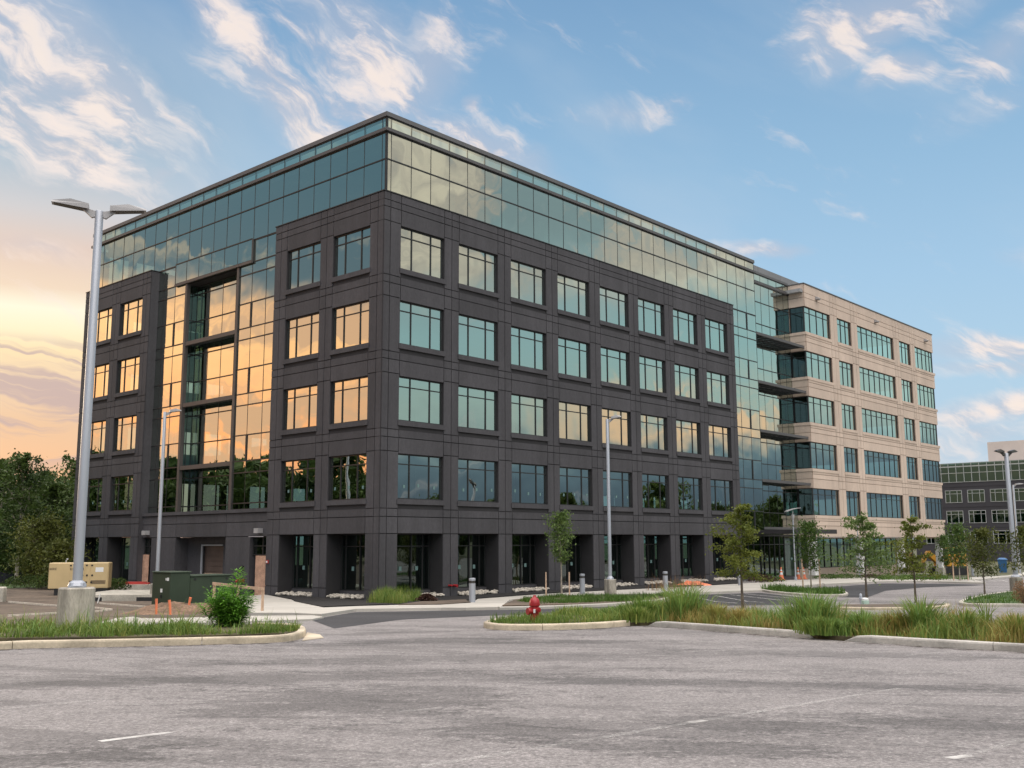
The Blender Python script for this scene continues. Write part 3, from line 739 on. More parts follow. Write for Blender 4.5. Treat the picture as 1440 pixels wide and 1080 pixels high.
facade(TLc, FW, 24.17, 33.67, KD, -3.3, 18.63, .5, MT['precast'], MT['precast_back'], False, top=TOPD)
for bx_ in ((.056, 2.2, 24.16, 24.6), (.43, 1.2, 9.3, 9.75), (36.2, 36.69, .43, 1.2)):
    rets = MB(); rets.box(*bx_, -.4, 18.6 + H0); rets.build('return_wall', MT['precast'], B)
cp = MB()
cp.box(-.03, .70, -.03, 36.74 * 0 + .66, 18.635 + H0, 18.69 + H0)
cp.box(.70, 36.73, -.03, .66, 18.635 + H0, 18.69 + H0); cp.box(-.03, .66, .66, 9.78, 18.635 + H0, 18.69 + H0); cp.box(-.03, .66, 24.14, 33.7, 18.635 + H0, 18.69 + H0)
cp.build('ledge_flashing', MT['mullion'], B)
XS3 = (.28, .72)
for k in KD:
    for a, b in RW: place_window(('r', k == 2), (a, 0, WT[k] - WH + H0), 0, b - a, WH, [(b-a)*q for q in XS3], .53, MT['precast'], nstick=int(k == 2))
    for a, b in LW + FW: place_window(('l', k == 2), (0, b, WT[k] - WH + H0), -PI/2, b - a, WH, [(b-a)*q for q in XS3], .53, MT['precast'], nstick=int(k == 2))
# ground floor storefronts set back in the openings
def storefront(T, a, b, d, z0, z1, xs, tr, parent=B, mt='glass_low', base=.45, seed=1, wallmt=None):
    mb = MB(T); f = .06
    mb.box(a, b, d, d + .12, z0 + base, z0 + base + f); mb.box(a, b, d, d + .12, z1 - f, z1); mb.box(a, b, d + .01, d + .11, z1 - tr - f, z1 - tr)
    cols = [a + .03] + list(xs) + [b - .03]
    for x in cols: mb.box(x - .03, x + .03, d - .02, d + .13, z0 + base + f, z1 - f)
    n = 0
    for x0, x1 in zip(cols, cols[1:]):
        if x1 - x0 > .7:
            cx = (x0 + x1) / 2; mb.box(cx - .1, cx + .1, d + .02, d + .024, z0 + 1.5, z0 + 1.72, 1)
    o = mb.build('storefront', [MT['mullion'], MT['paper']], parent)
    if base > .05:
        q = MB(T); q.box(a, b, d - .06, d + .3, z0 - .4, z0 + base - .003); q.build('base_wall', wallmt or MT['precast'], o)
    gl = MB(T); r = random.Random(seed)
    for x0, x1 in zip(cols, cols[1:]):
        for za, zb in ((z0 + base + f, z1 - tr - f), (z1 - tr, z1 - f)):
            e = r.uniform(-.004, .004)
            gl.add([(x0, d + .05, za), (x1, d + .05 + e, za), (x1, d + .05 + e, zb), (x0, d + .05, zb)], [(0, 1, 2, 3)])
    gl.build('glazing', MT[mt], o, recalc=False)
    return o
for i, (a, b) in enumerate(RW): storefront(TR, a + .01, b - .01, 1.0, -H0, .5, [a + .35, a + 1.9, b - .55], .62, seed=i, mt='glass_dark')
for i, (a, b) in enumerate(LW + FW): storefront(TLc, a + .01, b - .01, 1.0, -H0, .5, [a + .5, a + 1.55, b - .4], .62, seed=i + 20, mt='glass_dark')
# curtain walls
def curtain(name, T, ss_, zs, d, parent=B, seed=3, skip=lambda i, j: False, heavy=(), mt='glass', depth=.10, thick=None):
    mb = MB(T); gl = MB(T); r = random.Random(seed)
    for j, z in enumerate(zs): mb.box(ss_[0], ss_[-1], d - .035, d + depth, z - .035, z + .035)
    for i, s in enumerate(ss_):
        for j, (za, zb) in enumerate(zip(zs, zs[1:])):
            if skip(i, j) and skip(max(i-1, 0), j): continue
            w = .016 if not ((i, j) in heavy) else .06
            mb.box(s - w, s + w, d - (.012 if w < .05 else .05), d + depth - .004, za + .035, zb - .035)
    for i, (a, b) in enumerate(zip(ss_, ss_[1:])):
        for j, (za, zb) in enumerate(zip(zs, zs[1:])):
            if skip(i, j): continue
            e, g_ = r.uniform(-.003, .003), r.uniform(-.004, .004)
            gl.add([(a, d - e - g_, za), (b, d + e - g_, za), (b, d + e + g_, zb), (a, d - e + g_, zb)], [(0, 1, 2, 3)])
    o = mb.build(name, MT['mullion'], parent); gl.build('glass', MT[mt], o, recalc=False)
    return o
GE = .65
def grid(a, b): return [a] + [1.0 + 1.5*i for i in range(-2, 80) if a + .12 < 1.0 + 1.5*i < b - .12] + [b]
ZTOP = [18.68, 20.77, 22.30]
curtain('glass_band', TR, grid(GE, 41.5), ZTOP, GE, seed=5)
curtain('glass_band', TLc, grid(GE, 34.17), ZTOP, GE, seed=6)
ZP = [22.55, 23.16]
curtain('parapet_glass', TR, grid(GE, 41.5), ZP, GE, seed=7); curtain('parapet_glass', TLc, grid(GE, 34.17), ZP, GE, seed=8)
def ring(mb, o, t, z0, z1):
    """band running round both street sides, o proud of the glass, t thick"""
    a = GE - o
    mb.box(a, 41.5 + .04, a, a + t, z0 + H0, z1 + H0); mb.box(a, a + t, a + t, 34.17 + o, z0 + H0, z1 + H0)
bd = MB(); ring(bd, .16, .45, 22.335, 22.515); bd.build('metal_band', MT['band'], B)
bd = MB(); ring(bd, .10, .5, 23.195, 23.44); bd.build('coping', MT['coping'], B)
ZS = [2.03, 3.57]
for k in (3, 4, 5): ZS += [WT[k] - 4.1 + .17, WT[k] - 4.1 + .87]; ZS += []
# storey pattern of the tall glazing: vision light, narrow band, spandrel light
def storey_lines(zlow, ztop):
    z = []
    for k in range(2, 7):
        o_ = 4.1 * (k - 6)
        z += [14.72 + o_ + 0, 16.55 + o_, 17.26 + o_]
    z = sorted(z + [18.645]); z = [q for q in z if zlow + .2 < q < ztop - .1]
    return [zlow] + z + [ztop]
zs = storey_lines(.55, 18.645)
ss_ = [36.72, 38.5, 39.98, 41.5]
hv = {(2, j) for j in range(len(zs)) if j % 3 == 1} | {(2, len(zs) - 2)}
curtain('glass_strip', TR, ss_, zs, GE, seed=9, heavy=hv)
# left middle glazing
zl = storey_lines(2.05, 18.645)
curtain('glass_strip', TLc, [9.77, 11.5, 13.0, 14.34], zl, GE, seed=10, heavy={(2, j) for j in range(len(zl)) if abs(zl[j] % 4.1 - 17.26 % 4.1) > 9 or abs(((zl[j] - 12.98 + 20.5) % 4.1)) < .5})
curtain('glass_strip', TLc, [20.63, 22.0, 23.5, 24.16], zl, GE, seed=11, heavy={(1, j) for j in range(len(zl)) if abs(((zl[j] - 12.98 + 20.5) % 4.1)) < .5})
curtain('glass_band', TLc, [14.34, 16.0, 17.5, 19.0, 20.63], [17.3, 18.645], GE, seed=12)
# projecting glass box over the recess
bx = curtain('glass_box', TLc, [12.97, 14.5, 16.0, 17.5, 19.0, 20.5, 21.87], [17.34, 18.72], GE - .12, seed=13, depth=.05)
q = MB(TLc); q.box(12.93, 21.91, GE - .17, GE - .04, 17.18, 17.335); q.box(12.93, 12.965, GE - .14, GE - .04, 17.34, 18.72); q.box(21.875, 21.91, GE - .14, GE - .04, 17.34, 18.72)
q.build('box_frame', MT['post'], bx)
# recess: posts, balcony beams, rear glazing, dark return
RD = 1.42
q = MB(TLc)
q.box(14.35, 14.57, GE - .09, GE + .16, 2.05, 17.17); q.box(20.38, 20.62, GE - .09, GE + .16, 2.05, 17.17)
q.build('recess_post', MT['post'], B)
for z in (4.75, 8.85, 12.95):
    q = MB(TLc); q.box(14.575, 20.375, GE - .06, GE + .12, z, z + .26); bmm = q.build('balcony_beam', MT['post'], B)
    q = MB(TLc)
    for j in range(3): q.box(14.6, 20.35, GE + .16 + j*.2, GE + .22 + j*.2, z + .05, z + .20)
    q.build('balcony_grille', MT['mullion'], bmm)
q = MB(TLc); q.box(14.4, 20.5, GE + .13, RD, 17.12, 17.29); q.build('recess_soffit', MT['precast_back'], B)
curtain('rear_glazing', TLc, [14.4, 15.9, 17.4, 18.95, 20.48], zl[:-1] + [17.1], RD, seed=14)
def TS(s, d, z): return (s, 20.5 + d, z + H0)   # side wall of the recess, faces the corner
curtain('side_glazing', TS, [GE + .17, 1.05, RD], zl[:-1] + [17.1], 0, seed=15, mt='glass_low')
q = MB(); q.box(GE + .17, RD, 14.36, 14.55, 2.05 + H0, 17.1 + H0); q.build('recess_side_wall', MT['precast_back'], B)
# base wall of the middle bay with loading recess and two doorways
q = MB(TLc); k_ = MB(TLc); d0 = .30
q.box(9.77, 24.15, d0 - .1, .9, 1.84, 2.04)
for a, b in ((9.79, 14.28), (14.32, 19.98), (20.02, 24.14)):
    q.box(a, b, d0, .5, 1.3, 1.80); q.box(a, b, d0, .5, .46, 1.26)
k_.box(9.77, 24.15, d0 + .04, .8, .44, 1.83)
q.box(11.79, 14.3, d0, 1.6, -3.3, .42); q.box(20.0, 22.95, d0, 1.6, -3.3, .42)
q.box(18.3, 19.995, 1.2, 1.6, -3.3, .42); q.box(14.305, 15.9, 1.2, 1.6, -3.3, .42); q.box(15.9, 18.3, 1.2, 1.6, -.1, .42)
q.box(14.3, 20.0, .8, 1.7, .425, .8)
w_ = q.build('base_wall', MT['precast'], B); k_.build('wall_backing', MT['precast_back'], w_)
q = MB(TLc)
q.box(15.93, 18.27, 1.42, 1.5, -3.0, -.12, 0)
for j in range(9): q.box(15.93, 18.27, 1.40, 1.43, -2.95 + j*.32, -2.95 + j*.32 + .29, 0)
for z in (-1.95, -2.2): q.box(15.95, 18.25, 1.36, 1.399, z, z + .16, 1)
q.build('rolling_door', [MT['door'], MT['wood']], B)
q = MB(TLc); q.box(18.16, 18.30, 1.12, 1.19, -2.93, -.02); q.box(15.9, 18.16, 1.13, 1.19, -.10, -.02); q.build('door_frame', MT['steel'], B)
for a, b, pa, pb in ((9.80, 11.77, 9.82, 11.3), (22.97, 24.14, 23.35, 24.13)):
    q = MB(TLc); q.box(a, b, .52, .6, -.64, -.58); q.box(a, b, .52, .6, .36, .42); q.box(a, b, .52, .6, -.14, -.08)
    for x in (a + .03, (a+b)/2, b - .03): q.box(x - .03, x + .03, .51, .61, -.58, .36)
    o = q.build('door_transom', MT['mullion'], B)
    gl = MB(TLc)
    gl.add([(a, .56, -.6), (b, .56, -.6), (b, .56, .4), (a, .56, .4)], [(0, 1, 2, 3)]); gl.build('glazing', MT['glass_low'], o, recalc=False)
    q = MB(TLc); q.box(a, b, 1.3, 1.4, -3.0, -.6); q.build('door', MT['black'], B)
    q = MB(TLc); q.box(pa, pb, .40, .42, -2.92, -.66); q.build('plywood_panel', MT['osb'], B)
# setback glazing, canopies, entrance
ES = 2.05
zr = [q for q in storey_lines(.55, 18.645) if q < 18] + [18.68, 20.62, 22.2]
ssb = [41.52, 42.2, 43.7, 45.2, 46.7, 48.2, 49.4, 50.41]
curtain('setback_glazing', TR, ssb, zr, ES, seed=21)
curtain('parapet_glass', TR, ssb, [22.5, 23.1], ES, seed=22)
q = MB(TR); q.box(41.55, 50.4, ES - .14, ES + .3, 22.24, 22.46); q.build('metal_band', MT['band'], B)
q = MB(TR); q.box(41.55, 50.4, ES - .08, ES + .3, 23.14, 23.34); q.build('coping', MT['coping'], B)
q = MB(); q.box(41.3, 41.48, GE + .12, 6, .5 + H0, 23.18 + H0); q.build('end_wall', MT['precast_back'], B)
for z in (4.86, 8.96, 13.06, 17.16):
    q = MB(TR); q.box(41.53, 50.4, .70, .86, z, z + .22); o = q.build('sunshade', MT['band'], B)
    q = MB(TR)
    for j in range(10): q.box(41.6 + j*.95, 41.70 + j*.95, .861, ES - .02, z + .02, z + .20)
    for j in range(7): q.box(41.53, 50.39, .95 + .15*j, .98 + .15*j, z + .205, z + .23)
    q.build('louvre', MT['mullion'], o)
    q = MB(TR); q.box(41.6, 50.3, ES + .2, ES + 2.2, z - .5, z + .5); q.build('floor_edge', MT['precast_back'], B)
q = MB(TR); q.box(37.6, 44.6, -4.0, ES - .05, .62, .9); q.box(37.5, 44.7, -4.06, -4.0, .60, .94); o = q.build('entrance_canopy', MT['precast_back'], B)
q = MB(TR); q.box(37.7, 49.3, .9, 1.0, 1.0, 1.2); q.build('canopy_lattice', MT['band'], o)
storefront(TR, 36.75, 41.5, GE + .35, -H0 - .1, .5, [37.6, 38.5, 39.4, 40.3], .7, seed=50, base=.12, mt='glass_dark')
storefront(TR, 41.5, 50.4, ES + .1, -H0 - .15, .5, [42.4, 43.3, 44.2, 45.1, 46, 46.9, 47.8], .7, seed=51, base=.10, mt='glass_dark')
# tan wing
KT = [2, 3, 4, 5, 6]
TOPT = (WT[6], 21.86, 22.31, 23.10)
OT = .5
def TT(s, d, z): return (s, d + OT, z + H0)
TWN = [(50.49, 55.7), (57.21, 60.37), (61.79, 70.91), (72.46, 75.56), (76.84, 82.37)]
facade(TT, TWN, 50.43, 82.43, KT, .39, 23.1, .39, MT['tan'], MT['tan_back'], False, ground=False, top=TOPT, recess=False)
def TE(s, d, z): return (50.43 + d, s + OT, z + H0)
def TF(s, d, z): return (82.43 - d, s + OT, z + H0)
for T_ in (TE, TF):
    P = MB(T_); K = MB(T_); sA, sB = .06, 1.56
    zz = [.39]
    for n, k in enumerate(KT):
        wb = WT[k] - WH; za = .39 if n == 0 else WT[k-1] + .01
        P.box(sA, sB, 0, .05, za + .02, wb - .94); P.box(sA, sB, 0, .05, wb - .90, wb - .27)
        K.box(sA, sB, .045, .4, za, wb - .005)
        P.box(-.06, sB, -.06, .2, wb - .262, wb - .006)
    for a, b in ((WT[6] + .01, 21.84), (21.88, 22.29), (22.33, 23.1)): P.box(sA, sB, 0, .05, a, b)
    K.box(sA, sB, .045, .4, WT[6] + .01, 23.07)
    nP = len(P.f); K.m = [1]*len(K.f); T0 = P.T; P.T = None; P.add(K.v, K.f); P.T = T0; P.m[nP:] = [1]*len(K.f)
    P.build('return_wall', [MT['tan'], MT['tan_back']], B)
    for k in KT:
        wb = WT[k] - WH
        mb = MB(T_); mb.box(.19, sB, .13, .22, wb, wb + .05); mb.box(.19, sB, .13, .22, WT[k] - .05, WT[k]); mb.box(.19, sB, .14, .21, WT[k] - .55, WT[k] - .5)
        for s in (.16, 1.50): mb.box(s - .03, s + .04, .12, .22, wb, WT[k])
        o = mb.build('window', MT['mullion'], B)
        gl = MB(T_); gl.add([(.2, .18, wb), (1.50, .18, wb), (1.50, .18, WT[k]), (.2, .18, WT[k])], [(0, 1, 2, 3)]); gl.build('pane', MT['glass_dark'], o, recalc=False)
q = MB(); q.box(50.39, 82.47, .45, 1, 23.105 + H0, 23.2 + H0); q.box(50.39, 50.8, 1, 12, 23.105 + H0, 23.2 + H0); q.box(82.0, 82.47, 1, 24, 23.105 + H0, 23.2 + H0); q.build('coping', MT['coping'], B)
q = MB(); q.box(50.45, 50.9, 2.08, 12, 18.8 + H0, 23.1 + H0); q.build('parapet_wall', MT['tan'], B)
for k in KT:
    for j, (a, b) in enumerate(TWN):
        w = b - a; n = [4, 3, 7, 3, 5][j]
        xs = [w * (i + 1) / n for i in range(n - 1)] if j in (1, 2, 3) else ([1.2, 2.6, 4.0] if j == 0 else [1.2, 2.4, 3.6, 4.6])
        place_window(('t', j), (a, OT, WT[k] - WH + H0), 0, w, WH, xs, .53, MT['tan'])
storefront(TR, 50.5, 82, 4.0, -H0 - .5, .39, [50.5 + 1.5*i for i in range(1, 21)], .7, seed=60, base=.95, wallmt=MT['tan'], mt='glass_dark')
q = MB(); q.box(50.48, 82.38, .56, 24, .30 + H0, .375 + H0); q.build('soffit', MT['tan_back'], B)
for s in (50.9, 60.9, 70.9, 81.8):
    q = MB(TR); q.bbox(s - .32, s + .32, .75, 1.39, -4.2 + H0 * 0, .37, .03); o = q.build('column', MT['white_col'], B)
    q = MB(TR); q.box(s - .4, s + .4, .67, 1.47, -4.4, -2.9); q.build('column_base', MT['conc'], o)
# wall lights
def wall_light(T, s, z, d0):
    q = MB(T); q.prism([(d0, z), (d0, z + .30), (d0 - .12, z + .30), (d0 - .38, z + .12), (d0 - .34, z)], 'x', s - .2, s + .2) if T is TT else q.box(s - .2, s + .2, d0 - .36, d0, z, z + .28)
    o = q.build('wall_light', MT['fixture'], B)
    q = MB(T); q.box(s - .16, s + .16, d0 - .30, d0 - .04, z - .02, z - .002); q.build('lens', MT['lens'], o)
for s in (52.9, 66.3, 80.0): wall_light(TT, s, 22.0, -.002)
wall_light(TLc, 10.7, .62, .29); wall_light(TLc, 23.4, .62, .29)
# fire brigade inlets, alarm, bell
q = MB(TLc)
for s in (12.25, 12.6): q.tube([(s, .3, -2.1), (s, .08, -2.1), (s, -.02, -2.18)], [.06, .06, .08], 10)
q.box(12.2, 12.65, .24, .31, -2.2, -2.02); q.build('fire_inlet', MT['red'], B)
q = MB(TLc); q.lathe([(.12, 0), (.12, .01)], 8) if 0 else q.box(12.3, 12.5, .2, .31, -1.45, -1.25); q.build('alarm_bell', MT['black'], B)
q = MB(TLc); q.box(9.42, 9.58, -.07, -.002, -1.08, -.9, 0); q.box(9.45, 9.55, -.1, -.07, -1.05, -.95, 1); q.build('alarm_strobe', [MT['red_dull'], MT['white']], B)
q = MB(TR); q.tube([(4.95, -.002, -2.25), (4.95, -.25, -2.25)], .05, 8); q.tube([(5.3, -.002, -2.25), (5.3, -.3, -2.28)], [.05, .08], 8); q.build('hose_bibb', [MT['red']], B)
# inside: slabs, core, columns, rear frame, roofs
q = MB()
for k in range(1, 7):
    z0, z1 = WT[k] + .30 + H0, WT[k] + 1.18 + H0
    if k == 6: z0, z1 = 21.5 + H0, 22.2 + H0
    q.box(3.0, 40.8, 1.9, 32.8, z0, z1); q.box(1.1, 2.98, 1.9, 14.2, z0, z1); q.box(1.1, 2.98, 20.7, 32.8, z0, z1); q.box(1.1, 40.8, 1.1, 1.88, z0, z1)
    if k < 6: q.box(51.0, 82.0, 4.2, 23.5, z0, z1); q.box(51.0, 82.0, 1.3, 4.18, z0, z1)
    q.box(40.82, 50.98, 3.9, 23.5, z0, z1)
q.box(.7, 41.2, .7, 33.6, -.2, -.02)
q.build('floor_slab', MT['interior'], B)
q = MB(); q.box(14, 33, 12, 22, 0, 22.5 + H0); q.box(58, 70, 10, 18, 0, 21 + H0); q.build('building_core', MT['interior'], B)
q = MB()
for k in range(1, 7):
    za, zb = (-.1 if k == 1 else WT[k-1] + 1.19 + H0), (WT[k] + .29 if k < 6 else 21.48) + H0
    for u in (2.2 + 4.445*i for i in range(9)):
        for v in (2.4, 9.5, 24.5): q.box(u + .6, u + 1.1, v, v + .5, za, zb)
q.build('interior_column', MT['interior_lt'], B)
q = MB()
for k in range(1, 7):
    za, zb = (WT[k-1] + .1 if k > 1 else -H0) , WT[k] - WH
    q.box(1, 41.2, 33.35, 33.66, za + H0, zb + H0); q.box(41.2, 82, 23.7, 24.0, za + H0, min(zb, 22) + H0)
for i in range(19): q.box(1 + 2.2*i, 1.5 + 2.2*i, 33.3, 33.64, 0, 22 + H0)
for i in range(19): q.box(41.3 + 2.16*i, 41.8 + 2.16*i, 23.65, 23.98, 0, 22 + H0)
q.build('rear_wall', MT['precast_back'], B)
q = MB(); q.box(1.2, 41.2, 1.2, 33.4, 22.21 + H0, 22.5 + H0); q.box(41.3, 49.9, 2.0, 23.8, 22.21 + H0, 22.5 + H0); q.box(49.9, 80.6, .6, 23.8, 22.3 + H0, 22.6 + H0); q.build('roof', MT['roof'], B)
q = MB()
for i in range(10): q.box(42.0 + 2.2*i, 44.17 + 2.2*i, 4.0, 4.1, 22.5 + H0, 24.98 + H0)
q.box(42.0, 64, 4.11, 14, 22.5 + H0, 24.9 + H0); q.build('roof_screen', MT['screen'], B)
# ------------------------------------------------------------------ far building on the right
BG = empty('far_office_building', (85, 213.7, EYE - 4.2), ROT - PI/2, label='distant dark grey office block with white framed windows and green glass top', cat='office building')
HB = 4.2
def TB(s, d, z): return (s, d, z + HB)
q = MB(TB); K = MB(TB)
rows = [(7.62, 10.15), (3.5, 6.0), (-.55, 1.95)]
cols = [4.55 + 4.36*i - 4.36 for i in range(9)]; WB = 3.3
edges = [-2.] + [e for c in cols for e in (c, c + WB)] + [42.]
for i in range(0, len(edges), 2): q.box(edges[i], edges[i+1], 0, .4, -5, 11.7)
for c in cols:
    zz = [-5] + [e for r in reversed(rows) for e in r] + [11.7]
    for i in range(0, len(zz), 2): q.box(c, c + WB, .004, .4, zz[i], zz[i+1])
q.box(-2, 42, .9, 20, -5, 11.6); q.box(-2, -1.6, .4, .9, -5, 11.7)
for z in (2.6, 6.7, 10.8): q.box(-2, 42, -.05, -.002, z, z + .12)
q.build('wall', MT['bgwall'], BG)
fr = MB(); 
for a, b in ((0, .1), (.9, .98), (2.32, 2.4), (3.2, 3.3)): fr.box(a, b, -.06, .12, .10, 2.42)
fr.box(0, 3.3, -.07, .12, 0, .1); fr.box(0, 3.3, -.07, .12, 2.42, 2.52)
for a, b in ((.1, .9), (.98, 2.32), (2.4, 3.2)): fr.box(a, b, -.05, .11, 1.78, 1.86)
w0 = fr.build('window', MT['bgframe'], BG)
gm = MB(); gm.add([(0, .05, 0), (3.3, .05, 0), (3.3, .05, 2.5), (0, .05, 2.5)], [(0, 1, 2, 3)]); gm.build('pane', MT['glass_bg'], w0, recalc=False)
first = True
for c in cols:
    for z0, z1 in rows:
        o = w0 if first else copy_tree(w0, BG); first = False
        o.location = (c, 0, z0 + HB)
for nm, z0, z1 in (('glass_band', 11.72, 14.9), ('parapet_glass', 15.0, 15.62)):
    q = MB(TB); gl = MB(TB)
    for i in range(30): q.box(-2 + 1.5*i - .05, -2 + 1.5*i + .05, -.08, .1, z0, z1)
    for z in ((11.72, 13.55, 14.8) if z0 < 14 else (15.56,)): q.box(-2, 41.6, -.09, .12, z, z + (.22 if z in (14.8,) else .1))
    gl.add([(-2, .05, z0), (42, .05, z0), (42, .05, z1), (-2, .05, z1)], [(0, 1, 2, 3)])
    o = q.build(nm, MT['bgframe'], BG); gl.build('glass', MT['glass_bg'], o, recalc=False)
q = MB(TB); q.box(-2, 42, .5, 20, 11.7, 15.4); q.build('roof', MT['screen'], BG)
q = MB(TB); q.box(11.6, 40, 6, 18, 15.4, 20.0); q.build('penthouse', MT['pent'], BG)

# ------------------------------------------------------------------ lamps
def lamp(name, xy, H, pr, ped, heads, label, group=None, az=0., hl=1.0, headmat='fixture'):
    z = Z(xy.y); t = empty(name, (xy.x, xy.y, z), az, label=label, cat='street lamp', group=group)
    if ped:
        q = MB(); r, h = ped; q.lathe([(r, -.3), (r, h - .03), (r - .03, h)], 28); q.build('pedestal', MT['conc_stain'], t, smooth=True)
        q = MB(); q.box(-.19, .19, -.19, .19, h + .001, h + .035); q.lathe([(pr * 1.9, h + .036), (pr * 1.6, h + .11), (pr * 1.02, h + .16)], 16)
        for a in (-.15, .15):
            for b in (-.15, .15): q.tube([(a, b, h + .03), (a, b, h + .1)], .018, 6)
        q.build('base_plate', MT['steel'], t)
    else: h = 0
    q = MB(); q.tube([(0, 0, h + .02), (0, 0, h + 1.5), (0, 0, H - .02), (0, 0, H)], [pr, pr * .99, pr * .88, pr * .8], 20); q.build('pole', MT['steel'], t, smooth=True)
    for s in heads:
        q = MB(); q.prism([(s*pr*.8, H - .16), (s*(pr + .05), H - .19), (s*(pr + .15), H - .10), (s*(pr + .28), H + .01), (s*(pr + .28), H + .05), (s*(pr + .15), H + .02), (s*pr*.8, H - .02)][::(1 if s > 0 else -1)], 'y', -.05, .05)
        a = q.build('arm', MT[headmat], t)
        q = MB(); x0 = s*(pr + .13); L = s*hl; b = H - .01
        q.add([(x0, -.16, b), (x0, .16, b), (x0 + L, .13, b + .10), (x0 + L, -.13, b + .10), (x0, -.16, b + .13), (x0, .16, b + .13), (x0 + L*.5, .13, b + .22), (x0 + L*.5, -.13, b + .22), (x0 + L, .09, b + .15), (x0 + L, -.09, b + .15)],
              [(0, 1, 2, 3), (4, 7, 6, 5), (7, 9, 8, 6), (0, 4, 5, 1), (3, 2, 8, 9), (0, 3, 9, 7, 4), (1, 5, 6, 8, 2)])
        hd = q.build('lamp_head', MT[headmat], t)
        q = MB(); q.add([(x0 + L*.06, -.13, b - .004), (x0 + L*.06, .13, b - .004), (x0 + L*.94, .11, b + .088), (x0 + L*.94, -.11, b + .088)], [(0, 1, 2, 3)]); q.build('lens', MT['lens'], hd, recalc=False)
    return t
def at(px, py, Y):
    d = ray(px, py); return Vector((d.x * Y / d.y, Y))
lamp('parking_lamp', at(105, 884, 24.3), 10.15, .112, (.405, 1.06), (-1, 1), 'tall grey twin-head lamp on a stained concrete pedestal in the left grass strip', az=math.radians(20), hl=.84)
lamp('parking_lamp', at(221, 812, 55), 10.0, .10, (.33, .9), (1,), 'slim single-head lamp pole behind the dark green transformer', az=math.radians(25), hl=.6)
lamp('parking_lamp', at(858.5, 838, 57), 9.75, .10, (.33, .95), (1,), 'grey single-head lamp pole in front of the dark precast facade', az=math.radians(-10), hl=.55)
lamp('parking_lamp', at(1430, 832, 60), 8.0, .14, (.36, .85), (-1, 1), 'dark grey twin-head lamp with pedestal at the right edge', az=math.radians(20), hl=.5, headmat='lens')
lamp('parking_lamp', at(1435, 812, 118), 10.1, .11, None, (1,), 'thin far lamp pole just behind the right edge lamp', az=0, hl=.9)
lamp('parking_lamp', at(109, 760, 100), 8.4, .10, None, (-1,), 'pale lamp reaching out from behind the left end of the building', az=math.radians(-15), hl=.7, headmat='white')
def walk_lamp(xy, H, label):
    t = empty('walkway_lamp', (xy.x, xy.y, Z(xy.y)), math.radians(8), label=label, cat='street lamp', group='curved-top walkway lamps')
    q = MB(); q.tube([(0, 0, 0), (0, 0, .35), (0, 0, .36), (0, 0, H - .75)], [.11, .11, .055, .05], 12); q.build('pole', MT['steel'], t, smooth=True)
    q = MB(); q.lathe([(.06, H - .76), (.10, H - .70), (.13, H - .42), (.12, H - .40)], 14); q.tube([(0, 0, H - .4), (.02, 0, H - .1)], .04, 8); q.build('lamp_body', MT['fixture'], t, smooth=True)
    q = MB(); vs = []; fs = []; n = 8
    for i in range(n + 1):
        x = -.55 + 1.1*i/n; z = H - .16 + .30*(i/n) - .22*((i/n) - .45)**2
        vs += [(x, -.28, z), (x, .28, z), (x, .28, z + .05), (x, -.28, z + .05)]
    for i in range(n):
        for k in range(4): fs.append((4*i+k, 4*i+(k+1)%4, 4*i+4+(k+1)%4, 4*i+4+k))
    fs += [(0, 1, 2, 3), (4*n, 4*n+1, 4*n+2, 4*n+3)]; q.add(vs, fs); q.build('reflector', MT['fixture'], t)
walk_lamp(at(1119, 817, 77.8), 5.35, 'walkway lamp with curved top beside the glazed entrance'); walk_lamp(at(1209, 806, 97), 5.35, 'walkway lamp with curved top in front of the tan wing')
# bollards
def bollard_proto():
    t = empty('bollard_light', (0, 0, 0))
    q = MB(); q.lathe([(.15, -.05), (.15, .86)], 16); q.build('post', MT['steel'], t, smooth=True)
    q = MB(); q.lathe([(.125, .861), (.125, .98)], 12); q.build('lamp_louvre', MT['lens'], t, smooth=True)
    q = MB(); q.lathe([(.15, .981), (.15, 1.08), (.12, 1.10)], 16); q.build('cap', MT['steel'], t, smooth=True)
    for k in range(4): pass
    return t
bp = bollard_proto(); first = True
for (px, py), lb in (((664, 847), 'grey bollard light nearest the building corner, beside the ramp'), ((819, 835), 'grey bollard light between the staked tree and the lamp pole'),
                     ((936, 830), 'grey bollard light right of the tall lamp pole, on the walk'), ((1041, 823), 'grey bollard light behind the trunk of the feathery tree'),
                     ((1273, 810), 'grey bollard light before the tan wing, by its middle column'), ((1368, 809), 'grey bollard light farthest right, near the blue bin')):
    o = bp if first else copy_tree(bp); first = False
    p = gp(px, py, .1); o.location = (p.x, p.y, Z(p.y) + .1); tag(o, lb, 'bollard', 'bollard lights along the walk')

# hydrant
p = gp(752, 881); t = empty('fire_hydrant', (p.x, p.y, Z(p.y) + .02), -1.0, label='red fire hydrant standing in the grass by the short kerb', cat='fire hydrant')
q = MB(); q.lathe([(.17, -.05), (.17, .03), (.115, .04), (.115, .50), (.13, .51), (.15, .53), (.15, .57), (.13, .58)], 20); q.build('barrel', MT['red'], t, smooth=True)
q = MB(); q.lathe([(.145, .581), (.14, .64), (.105, .71), (.05, .75), (.045, .76), (.035, .80)], 20); q.build('bonnet', MT['red'], t, smooth=True)
for s in (-1, 1):
    q = MB(); q.tube([(s*.09, 0, .42), (s*.17, 0, .42), (s*.175, 0, .42), (s*.215, 0, .42)], [.055, .055, .07, .066], 12); q.tube([(s*.215, 0, .42), (s*.245, 0, .42)], .025, 6); q.build('side_cap', MT['red'], t, smooth=True)
q = MB(); q.tube([(0, -.09, .38), (0, -.18, .38), (0, -.185, .38), (0, -.235, .38)], [.075, .075, .095, .09], 14); q.build('front_cap', MT['red'], t, smooth=True)
